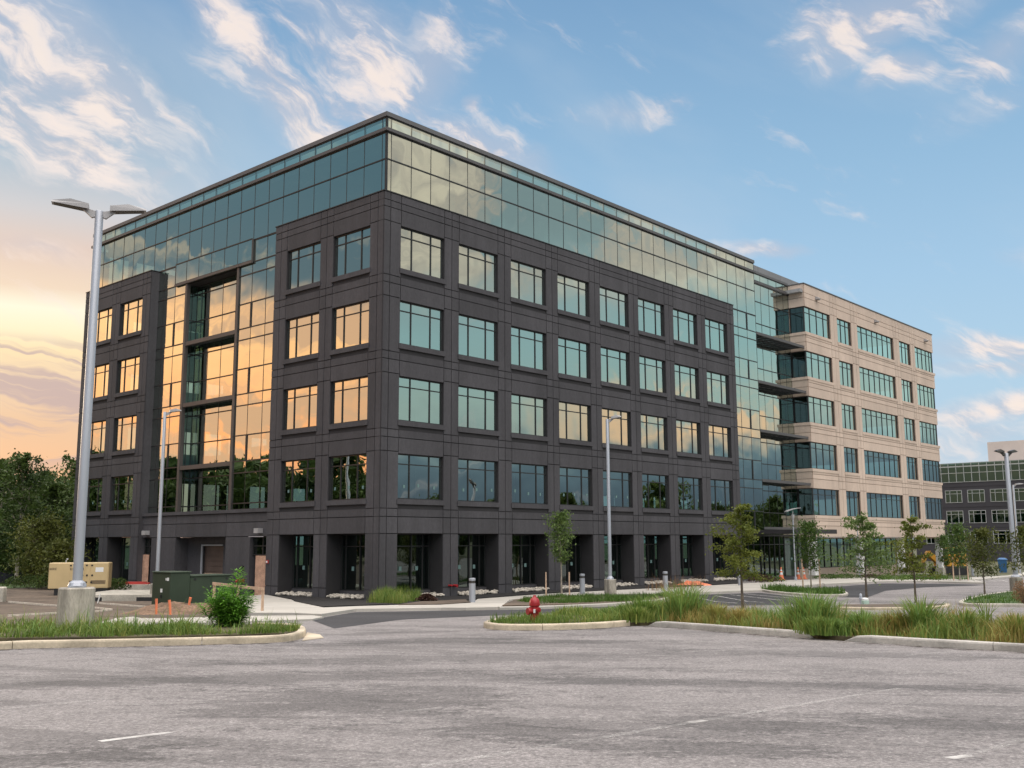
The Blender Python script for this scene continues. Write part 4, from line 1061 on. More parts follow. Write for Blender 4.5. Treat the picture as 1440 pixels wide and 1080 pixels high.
q = MB(); q.box(.088, .132, -.105, -.06, .34, .44); q.build('white_tag', MT['white'], t); t.scale = (.92, .92, .94)

# generator
def text(parent, body, size, loc, rot, mt, name='lettering'):
    c = bpy.data.curves.new(name, 'FONT'); c.body = body; c.size = size; c.extrude = .004; c.align_x = 'CENTER'; c.align_y = 'CENTER'
    tmp = bpy.data.objects.new(name, c); COL.objects.link(tmp); dg = bpy.context.evaluated_depsgraph_get()
    me = bpy.data.meshes.new_from_object(tmp.evaluated_get(dg)); bpy.data.objects.remove(tmp)
    me.materials.clear(); me.materials.append(mt)
    o = bpy.data.objects.new(name, me); COL.objects.link(o); o.parent = parent; o.location = loc; o.rotation_euler = rot
    return o
p = at(112, 833, 62); gz = Z(p.y)
t = empty('generator', (p.x, p.y, gz), math.radians(13), label='tan standby generator box on a black skid behind the tall lamp', cat='generator')
L2, D2, z0, z1 = 1.66, .65, .42, 1.90
q = MB(); q.bbox(-L2, L2, -D2, D2, z0, z1, .04); q.build('enclosure', MT['gen'], t)
q = MB(); q.box(-L2 + .35, L2 - .03, -D2 + .03, D2 - .03, -.1, z0 - .002); q.build('skid', MT['black'], t)
for a, b in ((-.52, .33), (.36, .62), (.65, 1.6)):
    q = MB(); q.bbox(a, b, -D2 - .018, -D2 - .001, z0 + .06, z1 - .06, .006); dd = q.build('panel_door', MT['gen'], t)
    q = MB()
    for z in (z0 + .3, z1 - .2): q.box(a + .02, a + .12, -D2 - .04, -D2 - .02, z, z + .08)
    q.build('hinge', MT['black'], dd)
    q = MB(); q.tube([(b - .12 if a < 0 else a + .1, -D2 - .05, 1.16), (b - .12 if a < 0 else a + .1, -D2 - .02, 1.16)], .055, 10); q.build('latch', MT['black'], dd)
for a, b in ((-.5, .3), (.68, 1.5)):
    q = MB()
    for j in range(5): q.box(a, b, -D2 - .03, -D2 - .0185, z0 + .24 + .045*j, z0 + .265 + .045*j)
    q.build('louvre', MT['vent'], t)
q = MB(); q.box(.92, 1.36, -D2 - .024, -D2 - .0185, z1 - .55, z1 - .28); q.build('notice', MT['white'], t)
text(t, 'KOHLER', .21, (-.1, -D2 - .024, 1.52), (PI/2, 0, 0), MT['black']); text(t, '60RE', .19, (-1.42, -D2 - .004, 1.54), (PI/2, 0, 0), MT['black'])
q = MB(); q.tube([(-.85, 0, z1), (-.85, 0, z1 + .13), (-.82, 0, z1 + .2), (-.74, 0, z1 + .2)], .04, 8); q.build('exhaust_pipe', MT['steel'], t)
# transformer and switchgear
p = at(238, 852, 45.0); gz = Z(p.y)
t = empty('transformer', (p.x, p.y, gz), ROT, label='dark green electrical cabinet, the taller one, behind the dirt mound', cat='transformer', group='green electrical cabinets')
q = MB(); q.bbox(0, .95, 0, 1.5, .02, 1.46, .02); q.build('cabinet', MT['tgreen'], t)
q = MB(); q.bbox(-.04, 1.0, -.04, 1.54, 1.461, 1.52, .02); q.build('lid', MT['tgreen'], t)
q = MB(); q.box(-.1, 3.6, -.12, 1.62, -.3, .018); q.build('plinth', MT['conc'], t)
q = MB(); q.box(-.012, -.001, .12, .26, 1.12, 1.26); q.box(-.012, -.001, .30, .38, 1.14, 1.24); q.box(-.012, -.001, .62, .78, .62, .78); q.build('warning_label', MT['white'], t)
q = MB(); q.box(-.04, -.001, .66, .74, .38, .52); q.build('padlock_hasp', MT['black'], t)
t = empty('switchgear', (p.x + DU.x*.97, p.y + DU.y*.97, gz), ROT, label='dark green electrical cabinet, the lower wider one, beside the bushy weed', cat='transformer', group='green electrical cabinets')
q = MB(); q.bbox(0, 2.1, .05, 1.45, .02, 1.28, .02); q.build('cabinet', MT['tgreen'], t)
q = MB(); q.bbox(-.0, 2.14, 0, 1.5, 1.281, 1.34, .02); q.build('lid', MT['tgreen'], t)
q = MB(); q.box(1.04, 1.06, .044, .0495, .1, 1.2); q.box(.2, .3, .03, .0495, 1.12, 1.2); q.box(1.8, 1.9, .03, .0495, 1.12, 1.2); q.build('door_seam', MT['black'], t)
# dirt mound
def mound(name, c, rx, ry, h, mt, label, n=34):
    vs = []; fs = []
    for i in range(n + 1):
        for j in range(n + 1):
            x = -1 + 2*i/n; y = -1 + 2*j/n; r = math.hypot(x, y)
            k = max(0, 1 - r*r) ** 1.2
            z = h * k * (1 + .7*mnoise.noise(Vector((x*2.5 + c.x, y*2.5, 1)))) + .10 * k * mnoise.noise(Vector((x*9, y*9, 4))) + .05 * k * mnoise.noise(Vector((x*22, y*22, 4)))
            vs.append((c.x + x*rx, c.y + y*ry, Z(c.y + y*ry) + z - (.05 if r > .98 else 0) + .01))
    for i in range(n):
        for j in range(n): fs.append((i*(n+1)+j, (i+1)*(n+1)+j, (i+1)*(n+1)+j+1, i*(n+1)+j+1))
    q = MB(); q.add(vs, fs); o = q.build(name, mt, recalc=False, smooth=False); return tag(o, label, 'netting' if 'netting' in name else 'dirt mound')
mound('dirt_mound', at(250, 866, 37.0), 1.9, 2.4, .32, MT['earth'], 'heap of brown dug earth in front of the green cabinets')
for (x0, y0, x1, y1), lb in (((220, 857, 220, 842), 'orange marker stake, leftmost of three, by the dirt mound'), ((240, 861, 238, 843.5), 'orange marker stake, middle of three, on the dirt mound'), ((265, 853, 268, 840), 'orange marker stake, rightmost of three, on the dirt mound')):
    Y = 34.4 if x0 < 250 else 36.6
    a = at(x0, y0, Y); b = at(x1, y1, Y); za, zb = EYE + ray(x0, y0).z*Y/ray(x0, y0).y, EYE + ray(x1, y1).z*Y/ray(x1, y1).y
    q = MB(); q.tube([(a.x, a.y, za - .15), ((a.x+b.x)/2, a.y, (za+zb)/2), (b.x, b.y, zb)], [.035, .042, .048], 8); o = q.build('marker_stake', MT['orange']); tag(o, lb, 'stake', 'orange stakes by the dirt mound')
# timber edge boards in the dirt
for pts, lb in ((((12, 847.5), (84, 853.5)), 'long pale timber board edging the dirt, farthest back'), (((12, 868), (96, 863)), 'long pale timber board lying nearest in the dirt'), (((126, 855.5), (157, 859)), 'short pale timber board right of the pedestal, meeting another at a corner'),
                (((128, 862.5), (157, 859.2)), 'short pale timber board right of the pedestal, the nearer of the corner pair'), (((140, 849.5), (206, 855)), 'thin pale timber board running to the green cabinet')):
    a, b = gp(*pts[0]), gp(*pts[1]); d = (b - a).normalized(); n = Vector((-d.y, d.x)) * .03
    q = MB(); vs = [(v.x, v.y, Z(v.y) + h) for h in (0, .08) for v in (a - n, b - n, b + n, a + n)]
    q.add(vs, [(3, 2, 1, 0), (4, 5, 6, 7), (0, 1, 5, 4), (1, 2, 6, 5), (2, 3, 7, 6), (3, 0, 4, 7)]); tag(q.build('timber_board', MT['board']), lb, 'board', 'timber boards in the dirt')
p = gp(137, 849); q = MB(); q.tube([(p.x, p.y, Z(p.y)), (p.x + .12, p.y, Z(p.y) + .5)], .03, 4); tag(q.build('survey_stake', MT['white']), 'white leaning survey stake in the dirt right of the pedestal', 'stake')
p = gp(-3, 847); q = MB(); q.bbox(p.x - .3, p.x + .22, p.y, p.y + .5, Z(p.y) - .1, Z(p.y) + .78, .06); q.lathe([(.12, .0), (.1, .02)], 8) if 0 else None
tag(q.build('concrete_post', MT['conc']), 'weathered pale concrete post cut off by the left edge', 'post')
# concrete lumps in the grass
for i, (px, py, s) in enumerate(((186, 884, .32), (204, 882, .22), (168, 881, .2))):
    p = gp(px, py); bm = bmesh.new(); bmesh.ops.create_icosphere(bm, subdivisions=2, radius=s)
    for v in bm.verts: v.co *= 1 + .35*mnoise.noise(v.co*3 + Vector((i*7, 0, 0))); v.co.z *= .55; v.co.x *= 1.5
    me = bpy.data.meshes.new('concrete_lump'); bm.to_mesh(me); bm.free(); me.materials.append(MT['conc_new'])
    o = bpy.data.objects.new('concrete_lump', me); COL.objects.link(o); o.location = (p.x, p.y, Z(p.y) + .12)
    tag(o, ('large pale concrete lump in the grass left of the bushy weed', 'middle-sized pale concrete lump beside the large one', 'small pale concrete lump nearest the lamp pedestal')[i], 'rubble', 'concrete lumps in the grass')
# timber rail
a, b = at(297, 866, 37.5), at(369, 866, 35.6)
t = empty('timber_barrier', (b.x, b.y, Z(b.y)), 0, label='raw timber hand rail on two posts by the plywood doorway', cat='barrier')
za = EYE + ray(297, 820.5).z*37.5/ray(297, 820.5).y - Z(b.y); zb = EYE + ray(369, 828.5).z*35.6/ray(369, 828.5).y - Z(b.y)
q = MB(); A = Vector((a.x - b.x, a.y - b.y, za)); Bv = Vector((0.03, 0, zb)); dn = Vector((0, .02, 0)); up = Vector((0, 0, .05))
q.add([A - dn - up, Bv - dn - up, Bv + dn - up, A + dn - up, A - dn + up, Bv - dn + up, Bv + dn + up, A + dn + up], [(3, 2, 1, 0), (4, 5, 6, 7), (0, 1, 5, 4), (1, 2, 6, 5), (2, 3, 7, 6), (3, 0, 4, 7)]); q.build('rail', MT['wood'], t)
for f in (0.03, .5, .97):
    P = Bv.lerp(A, f); q = MB(); q.box(P.x - .04, P.x + .04, P.y + .021, P.y + .10, -.2, P.z); q.build('post', MT['wood'], t)
p = uv(-.9, 23.0); q = MB(); q.box(-1.1, 1.1, -.25, .25, 0, .10); q.box(-.9, .9, -.15, .2, .1, .16)
o = q.build('folded_barricade', MT['red_dull'], loc=(p.x, p.y, Z(p.y) + .42)); tag(o, 'flat red barricade panel lying at the foot of the left plywood sheet', 'barricade'); o.rotation_euler = (0, 0, .1)
q = MB(); q.box(-1.6, 1.6, -.6, .6, -.5, 0.0); o = q.build('door_landing', MT['conc'], loc=(p.x, p.y, Z(p.y) + .418)); tag(o, kind='structure')
# cones
def cone_proto():
    t = empty('traffic_cone', (0, 0, 0))
    q = MB(); q.box(-.19, .19, -.19, .19, 0, .04); q.build('base', MT['orange'], t)
    q = MB(); q.lathe([(.15, .041), (.105, .30)], 14); q.lathe([(.075, .44), (.06, .52)], 14); q.lathe([(.05, .60), (.03, .74)], 14); q.build('body', MT['orange'], t, smooth=True)
    q = MB(); q.lathe([(.104, .301), (.076, .439)], 14); q.lathe([(.059, .521), (.051, .599)], 14); q.build('reflective_band', MT['white'], t, smooth=True)
    return t
cpz = cone_proto(); first = True
for (px, py, Y), lb in (((1099, 816, 80), 'orange traffic cone nearest the feathery tree, left of the walkway lamp'), ((1122.5, 814, 84), 'orange traffic cone just right of the walkway lamp'), ((1130.5, 814, 84), 'orange traffic cone farthest right of the three')):
    o = cpz if first else copy_tree(cpz); first = False
    p = at(px, py, Y); o.location = (p.x, p.y, Z(Y) + .1); o.scale = (1.3, 1.3, 1.3); tag(o, lb, 'traffic cone', 'orange cones by the entrance')
# excavator beyond the tan wing
p = at(1334, 806, 118); t = empty('excavator', (p.x, p.y, Z(118)), .5, label='yellow excavator half hidden behind the last white column', cat='excavator')
q = MB(); q.bbox(-1.2, 1.8, -1.1, 1.1, 1.0, 2.0, .15); q.bbox(.6, 1.9, -1.1, 1.1, 2.0, 2.5, .15); q.build('body', MT['yellow'], t)
q = MB(); q.bbox(-1.1, .3, -1.05, -.05, 2.01, 3.1, .12); o = q.build('cab', MT['yellow'], t)
q = MB(); q.box(-1.0, .2, -1.07, -1.051, 2.3, 2.95); q.box(-1.12, -1.101, -.95, -.15, 2.2, 2.95); q.build('cab_window', MT['black'], o)
for y in (-1.2, .7):
    q = MB(); q.prism([(-1.9, .3), (-1.6, 0), (1.6, 0), (1.9, .3), (1.9, .65), (1.6, .95), (-1.6, .95), (-1.9, .65)], 'y', y, y + .5); q.build('track', MT['black'], t)
q = MB(); q.prism([(-1.0, 1.4), (-1.2, 1.9), (-2.4, 2.5), (-3.0, 2.6), (-2.8, 2.1), (-1.6, 1.3)], 'y', .1, .5); q.build('boom', MT['yellow'], t)
q = MB(); q.prism([(-2.5, 2.7), (-3.0, 2.7), (-4.2, 1.3), (-3.9, 1.1)], 'y', .15, .45); q.build('dipper', MT['yellow'], t)
q = MB(); q.prism([(-4.0, 1.4), (-4.8, 1.5), (-5.0, .7), (-4.4, .3), (-3.9, .7)], 'y', -.2, .8); q.build('bucket', MT['vent'], t)
# blue bin, green pedestal, grey meter
p = at(1411, 806, 125); t = empty('wheeled_bin', (p.x, p.y, Z(125)), .3, label='blue plastic bin standing by the far dark building', cat='bin')
q = MB(); q.lathe([(.55, .05), (.72, 1.5)], 4); q.build('body', MT['blue'], t)
q = MB(); q.lathe([(.78, 1.51), (.76, 1.6), (.45, 1.78)], 4); q.build('lid', MT['blue'], t)
p = gp(1217, 851); t = empty('utility_pedestal', (p.x, p.y, Z(p.y)), .2, label='pale green utility box at the foot of a young tree', cat='utility box')
q = MB(); q.bbox(-.13, .13, -.11, .11, 0, .20, .02); q.build('base', mat('pale_green', (.36, .48, .40), .6), t); q = MB(); q.bbox(-.115, .115, -.10, .10, .201, .30, .03); q.build('cap', MT['white'], t)
p = gp(1211, 850); t = empty('backflow_riser', (p.x, p.y, Z(p.y)), .2, label='grey pipe riser left of the pale green utility box', cat='pipe')
q = MB(); q.lathe([(.05, 0), (.05, .2), (.09, .21), (.09, .28), (.06, .29), (.06, .42), (.03, .46)], 12); q.build('riser', MT['steel'], t, smooth=True)
# silt fence at the wood
a, b = at(-40, 818, 82), at(57, 819, 82)
t = empty('silt_fence', (a.x, a.y, Z(82)), 0, label='black fabric silt fence along the edge of the wood', cat='fence')
q = MB(); n = 16
for i in range(n):
    x0 = (b.x - a.x)*i/n; x1 = (b.x - a.x)*(i+1)/n; y0 = .12*math.sin(i*2.1); y1 = .12*math.sin((i+1)*2.1); h0 = .9 + .08*math.sin(i*1.3); h1 = .9 + .08*math.sin((i+1)*1.3)
    q.add([(x0, y0, -.1), (x1, y1, -.1), (x1, y1, h1), (x0, y0, h0), (x0, y0 + .02, -.1), (x1, y1 + .02, -.1), (x1, y1 + .02, h1), (x0, y0 + .02, h0)], [(0, 1, 2, 3), (7, 6, 5, 4), (3, 2, 6, 7)])
q.build('fabric', MT['fabric'], t)
for i in range(0, n + 1, 3):
    q = MB(); x = (b.x - a.x)*i/n; q.box(x - .025, x + .025, .14, .19, -.2, 1.05); q.build('post', MT['bark'], t)

# ------------------------------------------------------------------ stones in the openings
def stones():
    q = MB(); r = random.Random(4)
    base = bmesh.new(); bmesh.ops.create_icosphere(base, subdivisions=1, radius=1); bv = [v.co.copy() for v in base.verts]; bf = [tuple(v.index for v in f.verts) for f in base.faces]; base.free()
    for T_, lst in ((0, RW), (1, LW)):
        for a, b in lst:
            for _ in range(240):
                s = r.uniform(a + .05, b - .05); d = r.uniform(-.2, .88); sz = r.uniform(.05, .12)
                p = uv(s, d) if T_ == 0 else uv(d, s)
                z = Z(p.y) + .15 + r.uniform(0, .16) * (1 - abs(d - .4)); sc = Vector((r.uniform(.8, 1.4), r.uniform(.7, 1.1), r.uniform(.5, .8))) * sz; an = r.uniform(0, 6)
                q.add([(p.x + v.x*sc.x*math.cos(an) - v.y*sc.y*math.sin(an), p.y + v.x*sc.x*math.sin(an) + v.y*sc.y*math.cos(an), z + v.z*sc.z) for v in bv], bf)
    tag(q.build('river_stones', MT['stone'], smooth=True), 'pale river stones laid in front of the ground floor windows', 'stones', kind='stuff')
stones()
# ------------------------------------------------------------------ plants
def leafquad(mb, c, s, m=0, flat=0.):
    """one pointed leaf"""
    n = Vector((R.gauss(0, 1), R.gauss(0, 1), R.gauss(0, 1) + flat)).normalized()
    t = n.cross(Vector((R.gauss(0, 1), R.gauss(0, 1), R.gauss(0, 1)))).normalized(); b = n.cross(t)
    mb.add([c - t*s, c + b*s*.42, c + t*s, c - b*s*.42], [(0, 1, 2, 3)], m)
def tree_meshes(H, spread, cb, limbs, nleaf, leaf, seed, trunk_r, leafm, barkm, style='round', puff=.28, droop=0.):
    """tapered leader with limbs and twigs; leaves gathered round the twigs so sky shows between them"""
    r = random.Random(seed); tb = MB(); lb = MB(); tips = []
    lead = [Vector((0, 0, 0))]
    for i in range(1, 7): lead.append(Vector((r.uniform(-1, 1)*.02*H*(i/6), r.uniform(-1, 1)*.02*H*(i/6), H*.94*i/6)))
    tb.tube(lead, [trunk_r * (1.25 if i == 0 else 1) * (1 - .82*i/6) for i in range(7)], 8)
    def onlead(t):
        f = t*6; i = min(int(f), 5); return lead[i].lerp(lead[i+1], f - i)
    for k in range(limbs):
        t = cb + (1 - cb) * ((k + r.random()*.8) / limbs); t = min(t, .97); p = onlead(t); u = (t - cb) / (1 - cb)
        if style == 'round': L = spread * math.sqrt(max(.08, 1 - (2*u - .75)**2 * .8)); rise = .35 + .7*u
        elif style == 'oval': L = spread * math.sin(PI * min(.96, .12 + .85*u)) ** .7; rise = 1.1 + .6*u
        elif style == 'layer': L = spread * (1.05 - .72*u) * r.uniform(.55, 1.15); rise = .12 + .35*u
        else: L = spread * (1.0 - .85*u) * r.uniform(.8, 1.1); rise = .05
        a = k * 2.399 + r.uniform(-.4, .4)
        d = Vector((math.cos(a), math.sin(a), rise)).normalized()
        pts = [p]; n = 4
        for i in range(1, n + 1):
            q = p + d * (L*i/n) + Vector((r.uniform(-1, 1), r.uniform(-1, 1), r.uniform(-1, 1))) * L*.07; q.z -= droop * (i/n)**2 * L
            pts.append(q)
        tb.tube(pts, [trunk_r*.42*(1 - u*.6)*(1 - .2*i*.95) for i in range(n + 1)], 5, cap=False)
        for i in range(1, n + 1):
            if i >= 1: tips.append((pts[i], L))
            for _ in range(2):
                dd = Vector((r.uniform(-1, 1), r.uniform(-1, 1), r.uniform(-.3, .8))).normalized() * L * r.uniform(.15, .38)
                e = pts[i] + dd; tips.append((e, L))
                if L > .8: tb.tube([pts[i], e], [trunk_r*.1, trunk_r*.03], 3, cap=False)
    tips.append((onlead(.98), spread)); tips.append((onlead(.9), spread))
    for _ in range(nleaf):
        c, L = tips[r.randrange(len(tips))]
        q = c + Vector((R.gauss(0, 1), R.gauss(0, 1), R.gauss(0, .75 if style != 'layer' else .42))) * L * puff
        if q.z < H*cb*.6: continue
        leafquad(lb, q, leaf * R.uniform(.6, 1.35), flat=.5)
    tm = tb.build('trunk', MT[barkm], smooth=True); cm = lb.build('crown', MT[leafm], recalc=False)
    return tm, cm
def plant_tree(name, meshes, xy, label, cat, rz=0, sc=1., group=None, z=None, first=False):
    t = empty(name, (xy.x, xy.y, Z(xy.y) if z is None else z), rz, label=label, cat=cat, group=group); t.scale = (sc, sc, sc)
    for o in meshes:
        c = o if first else o.copy()
        if not first: COL.objects.link(c)
        c.parent = t
    return t
def stakes(xy, label2, pos=((-.75, 0), (.75, 0)), h=1.5):
    out = []
    for (dx, dy), lb in zip(pos, label2):
        q = MB(); q.box(xy.x + dx - .035, xy.x + dx + .035, xy.y + dy - .035, xy.y + dy + .035, Z(xy.y) - .05, Z(xy.y) + h); tag(q.build('tree_stake', MT['wood']), lb, 'stake', 'timber stakes of the young trees')
def place(name, args, px, py, Y, Hpx_top, label, rz=0., **k):
    p = at(px, py, Y); top = EYE + ray(px, Hpx_top).z * Y / ray(px, Hpx_top).y; H = top - Z(Y)
    ms = tree_meshes(H, *args)
    return plant_tree(name, ms, p, label, 'tree', rz, first=True, **k), p
_, p = place('young_tree', (.95, .40, 14, 2900, .075, 31, .05, 'leaf_young', 'bark_pale', 'oval', .24), 790, 840, 56.8, 720, 'staked young tree with pale green oval crown near the building corner')
stakes(p, ('left timber stake of the pale green young tree', 'right timber stake of the pale green young tree'), ((-.85, 0), (.42, 0)), 1.35)
_, p = place('locust_tree', (1.15, .32, 17, 5200, .052, 32, .052, 'leaf_locust', 'bark', 'layer', .17, .12), 1045, 862, 34.4, 703, 'feathery yellow-green young tree with open layered crown behind the weeds')
_, p = place('young_tree', (1.15, .30, 15, 2900, .085, 33, .05, 'leaf_dark', 'bark_pale', 'oval', .25), 1141, 830, 64, 736, 'staked young tree with dark green oval crown in front of the white column')
stakes(p, ('left timber stake of the dark green young tree', 'right timber stake of the dark green young tree'), ((-.5, 0), (.55, 0)), 1.9)
_, p = place('locust_tree', (1.9, .30, 16, 4200, .07, 34, .06, 'leaf_young', 'bark', 'layer', .16, .12), 1219, 846, 50, 722, 'young tree with spreading layered branches by the green utility box')
_, p = place('locust_tree', (1.35, .30, 16, 3300, .068, 35, .055, 'leaf_locust', 'bark', 'layer', .17, .1), 1288, 848, 47, 724, 'young tree with narrow ragged crown before the last columns')
_, p = place('young_tree', (1.25, .28, 13, 1700, .11, 36, .05, 'leaf_dark', 'bark_pale', 'oval', .25), 1350, 815, 76, 742, 'staked young tree right of the tan wing, by the yellow excavator')
stakes(p, ('left timber stake of the young tree by the excavator', 'right timber stake of the young tree by the excavator'), ((-.45, 0), (.6, 0)), 1.9)
_, p = place('young_tree', (.95, .33, 14, 2500, .078, 37, .05, 'leaf_bush', 'bark', 'round', .24), 1385, 838, 56, 742, 'young tree with bare lower trunk on the right lawn corner')
_, p = place('young_tree', (1.0, .3, 14, 1900, .08, 38, .05, 'leaf_bush', 'bark', 'round', .25), 1447, 838, 58, 738, 'young tree cut off by the right edge of the view')
_, p = place('young_tree', (.9, .3, 12, 1500, .11, 39, .045, 'leaf_dark', 'bark_pale', 'oval', .26), 1330, 806, 104, 752, 'distant young tree behind the last white column')
# left wood: individual trees
protos_t = [tree_meshes(11, 3.6, .22, 15, 4600, .20, 51, .2, 'leaf_forest', 'bark_pale', 'round', .15), tree_meshes(12.5, 3.2, .20, 14, 4000, .19, 52, .18, 'leaf_forest', 'bark_pale', 'oval', .14), tree_meshes(9, 3.4, .06, 20, 6500, .18, 53, .17, 'leaf_forest', 'bark', 'round', .20)]
used = set()
WOOD = [(-6, 88, 642, 0, 'tall airy tree at the left edge of the wood'), (24, 80, 638, 1, 'tall thin-branched tree with sky between its leaves, second from left'), (47, 95, 664, 2, 'dense dark tree in the middle of the wood'), (72, 88, 676, 2, 'dark tree of the wood left of the lamp pole'),
        (101, 100, 642, 1, 'tall tree of the wood touching the building edge'), (86, 108, 690, 0, 'dark tree far back in the wood near the building'), (5, 105, 682, 2, 'dark tree far back at the left edge'), (32, 112, 690, 2, 'low dark tree far back in the wood'), (58, 115, 680, 2, 'low dark tree far back behind the silt fence'), (112, 112, 665, 2, 'dark tree mostly hidden behind the building end'), (-30, 92, 660, 2, 'dark tree just outside the left edge'), (80, 84, 718, 2, 'low dark tree behind the bright bush'), (12, 84, 715, 2, 'low dark tree with deep foliage above the silt fence'), (45, 83, 735, 2, 'low dark tree standing right behind the silt fence')]
for px, Y, top, i, lb in WOOD:
    p = at(px, 800, Y); H = EYE + ray(px, top).z*Y/ray(px, top).y - Z(Y); pm = protos_t[i]; h0 = (11, 12.5, 9)[i]
    plant_tree('forest_tree', pm, p, lb, 'tree', R.uniform(0, 6.28), H / h0, 'trees of the wood at left', first=i not in used); used.add(i)
_, p = place('bright_bush', (2.0, .05, 22, 6500, .12, 61, .09, 'leaf_bush', 'bark', 'round', .27), 54, 822, 72, 730, 'broad olive-green bush standing in front of the dark wood')
_, p = place('bright_bush', (1.5, .05, 18, 4200, .12, 62, .08, 'leaf_bush', 'bark', 'round', .27), 82, 822, 70, 765, 'smaller olive bush between the broad bush and the generator')
def shrub(px, py, Y, h, w, mt, label, n=500, leaf=.05, cat='shrub', group=None):
    p = at(px, py, Y); t = empty('shrub', (p.x, p.y, Z(Y) + .1), 0, label=label, cat=cat, group=group)
    q = MB(); tb = MB()
    for _ in range(n):
        a = R.uniform(0, 6.283); rr = math.sqrt(R.random()); zz = R.random()**.8
        k = (1 - .5*zz**2) * (1 + .3*math.sin(a*3 + px))
        leafquad(q, Vector((math.cos(a)*rr*w*k, math.sin(a)*rr*w*k, .04 + zz*h*(1 - .35*rr*rr))), leaf*R.uniform(.6, 1.3))
    for k in range(6):
        a = k*1.05; tb.tube([(0, 0, -.05), (math.cos(a)*w*.5, math.sin(a)*w*.5, h*.7)], [.015, .005], 4)
    q.build('leaves', MT[mt], t, recalc=False); tb.build('stem', MT['bark'], t)
for i, (px, py, Y, h, w, mt, lb) in enumerate(((20, 826, 72, .7, 1.0, 'leaf_forest', 'dark low shrub left of the generator, near the silt fence'), (40, 827, 70, .9, 1.1, 'leaf_forest', 'dark low shrub left of the generator, in the middle'), (62, 827, 69, 1.0, 1.1, 'leaf_forest', 'dark low shrub touching the generator'),
        (157, 826, 64, .8, .7, 'leaf_forest', 'dark low shrub right of the generator, near one'), (169, 825, 65, .8, .6, 'leaf_forest', 'dark low shrub right of the generator, by the facade'),
        (1070, 822, 74, .55, 1.2, 'redshrub', 'dark red low shrub left of the entrance cones'), (1083, 821, 75, .5, .9, 'leaf_dark', 'green low shrub beside the dark red one by the entrance'), (1165, 812, 86, .38, 1.6, 'leaf_dark', 'low green hedge under the tan wing, left part'), (1190, 811, 88, .38, 1.6, 'leaf_dark', 'low green hedge under the tan wing, right part'),
        (1225, 812, 90, .3, 1.5, 'redshrub', 'low dark red plants right of the hedge'), (600, 850, 50, .35, .5, 'redshrub', 'small dark red plant at the foot of the facade near the corner'))):
    shrub(px, py, Y, h, w, mt, lb, 700, .07, 'shrub', 'low shrubs along the building')
# ornamental grasses at the corner
cg = G([(514, 851.5), (540, 845.5), (586, 842), (593, 848), (560, 853)])
tag(grass('ornamental_grass', cg, 2600, .35, .62, .012, [MT['weed'], MT['grass']], .1, lambda x, y: R.randrange(2), .6), 'pale green ornamental grasses planted at the building corner', 'grass')
cg = G([(905, 833), (935, 829), (990, 826), (990, 829), (940, 834)])
tag(grass('ornamental_grass', cg, 260, .4, .7, .010, [MT['straw']], .1, None, .7), 'dry thin grasses along the mulch bed', 'grass')
tag(grass('arching_grass', [gp(-200, 912)] + li[1:9] + [gp(330, 884.5)] + li[10:] + [gp(-200, 893)], 520, .26, .5, .010, [MT['weed_lush'], MT['weed']], .10, lambda x, y: R.randrange(2), 1.1), 'long arching grass blades rising from the left grass strip', 'grass')
mound('orange_netting', at(975, 824, 70), 1.5, .5, .3, MT['orange'], 'crumpled orange safety netting lying at the foot of the facade')
# tall weed clumps
def clump(px, py, Y, h, w, n, mts, label, bw=.013, lean=.75):
    p = at(px, py, Y); q = MB()
    for _ in range(n):
        a = R.uniform(0, 6.283); rr = abs(R.gauss(0, .45))*w
        x, y = math.cos(a)*rr, math.sin(a)*rr
        blade(q, x, y, .05, h*R.uniform(.5, 1.05)*(1 - .25*min(1, rr/w)), bw*R.uniform(.6, 1.5), R.uniform(.15, lean), a + R.uniform(-.9, .9), R.randrange(len(mts)), 5)
    o = q.build('weed_clump', mts, recalc=False, loc=(p.x, p.y, Z(Y) + .05)); return tag(o, label, 'weed', 'tall weed clumps behind the kerbs')
WL, WO, WM, GR = MT['weed_lush'], MT['weed_olive'], MT['weed'], MT['grass']
clump(962, 884, 27.0, 1.12, .75, 750, [WL, WL, WM], 'tall lush grass clump behind the gap between kerbs')
clump(905, 882, 27.6, .72, .8, 600, [GR, GR, WL], 'dark green grass clump beside the end of the tan kerb')
clump(870, 881, 28.0, .45, .7, 400, [GR, WL], 'low grass clump spilling over the end of the tan kerb')
clump(1143, 897, 22.8, .98, .78, 900, [WL, WL, WM], 'broad grey-green grass clump filling the gap between the grey kerbs')
clump(1150, 900, 21.7, .44, .45, 520, [GR, WM], 'low dark clump beside the tapered end of the middle grey kerb')
clump(1168, 900.5, 21.55, .40, .5, 650, [WL, WM], 'low bright clump spilling through the gap between the grey kerbs')
clump(897, 880.8, 26.65, .45, .5, 620, [GR, WM], 'low dark clump in the gap between tan and grey kerbs')
clump(1215, 900, 21.6, .62, .4, 320, [WL, WM], 'medium grass clump right of the broad grey-green one')
clump(1298, 900, 21.4, .92, .5, 480, [WL, WM], 'tall yellow-green grass clump behind the right kerb')
clump(1360, 904, 20.8, .66, .35, 260, [WM, GR], 'dark green clump between the tall clump and the right edge')
clump(1388, 902, 21.5, .95, .3, 70, [WM], 'sparse tall stems with long drooping leaves near the right edge', .011, .9)
clump(1010, 884, 26.0, .58, .5, 320, [WO, WM], 'brownish weed clump right of the tall lush one')
clump(1040, 886, 25.0, .5, .5, 300, [WO], 'olive weed clump under the feathery tree')
clump(1262, 901, 21.6, .56, .5, 380, [WO], 'reddish brown weed clump left of the tall yellow-green one')
clump(1432, 910, 19.6, .62, .5, 380, [WO, WM], 'olive weed clump at the right edge')
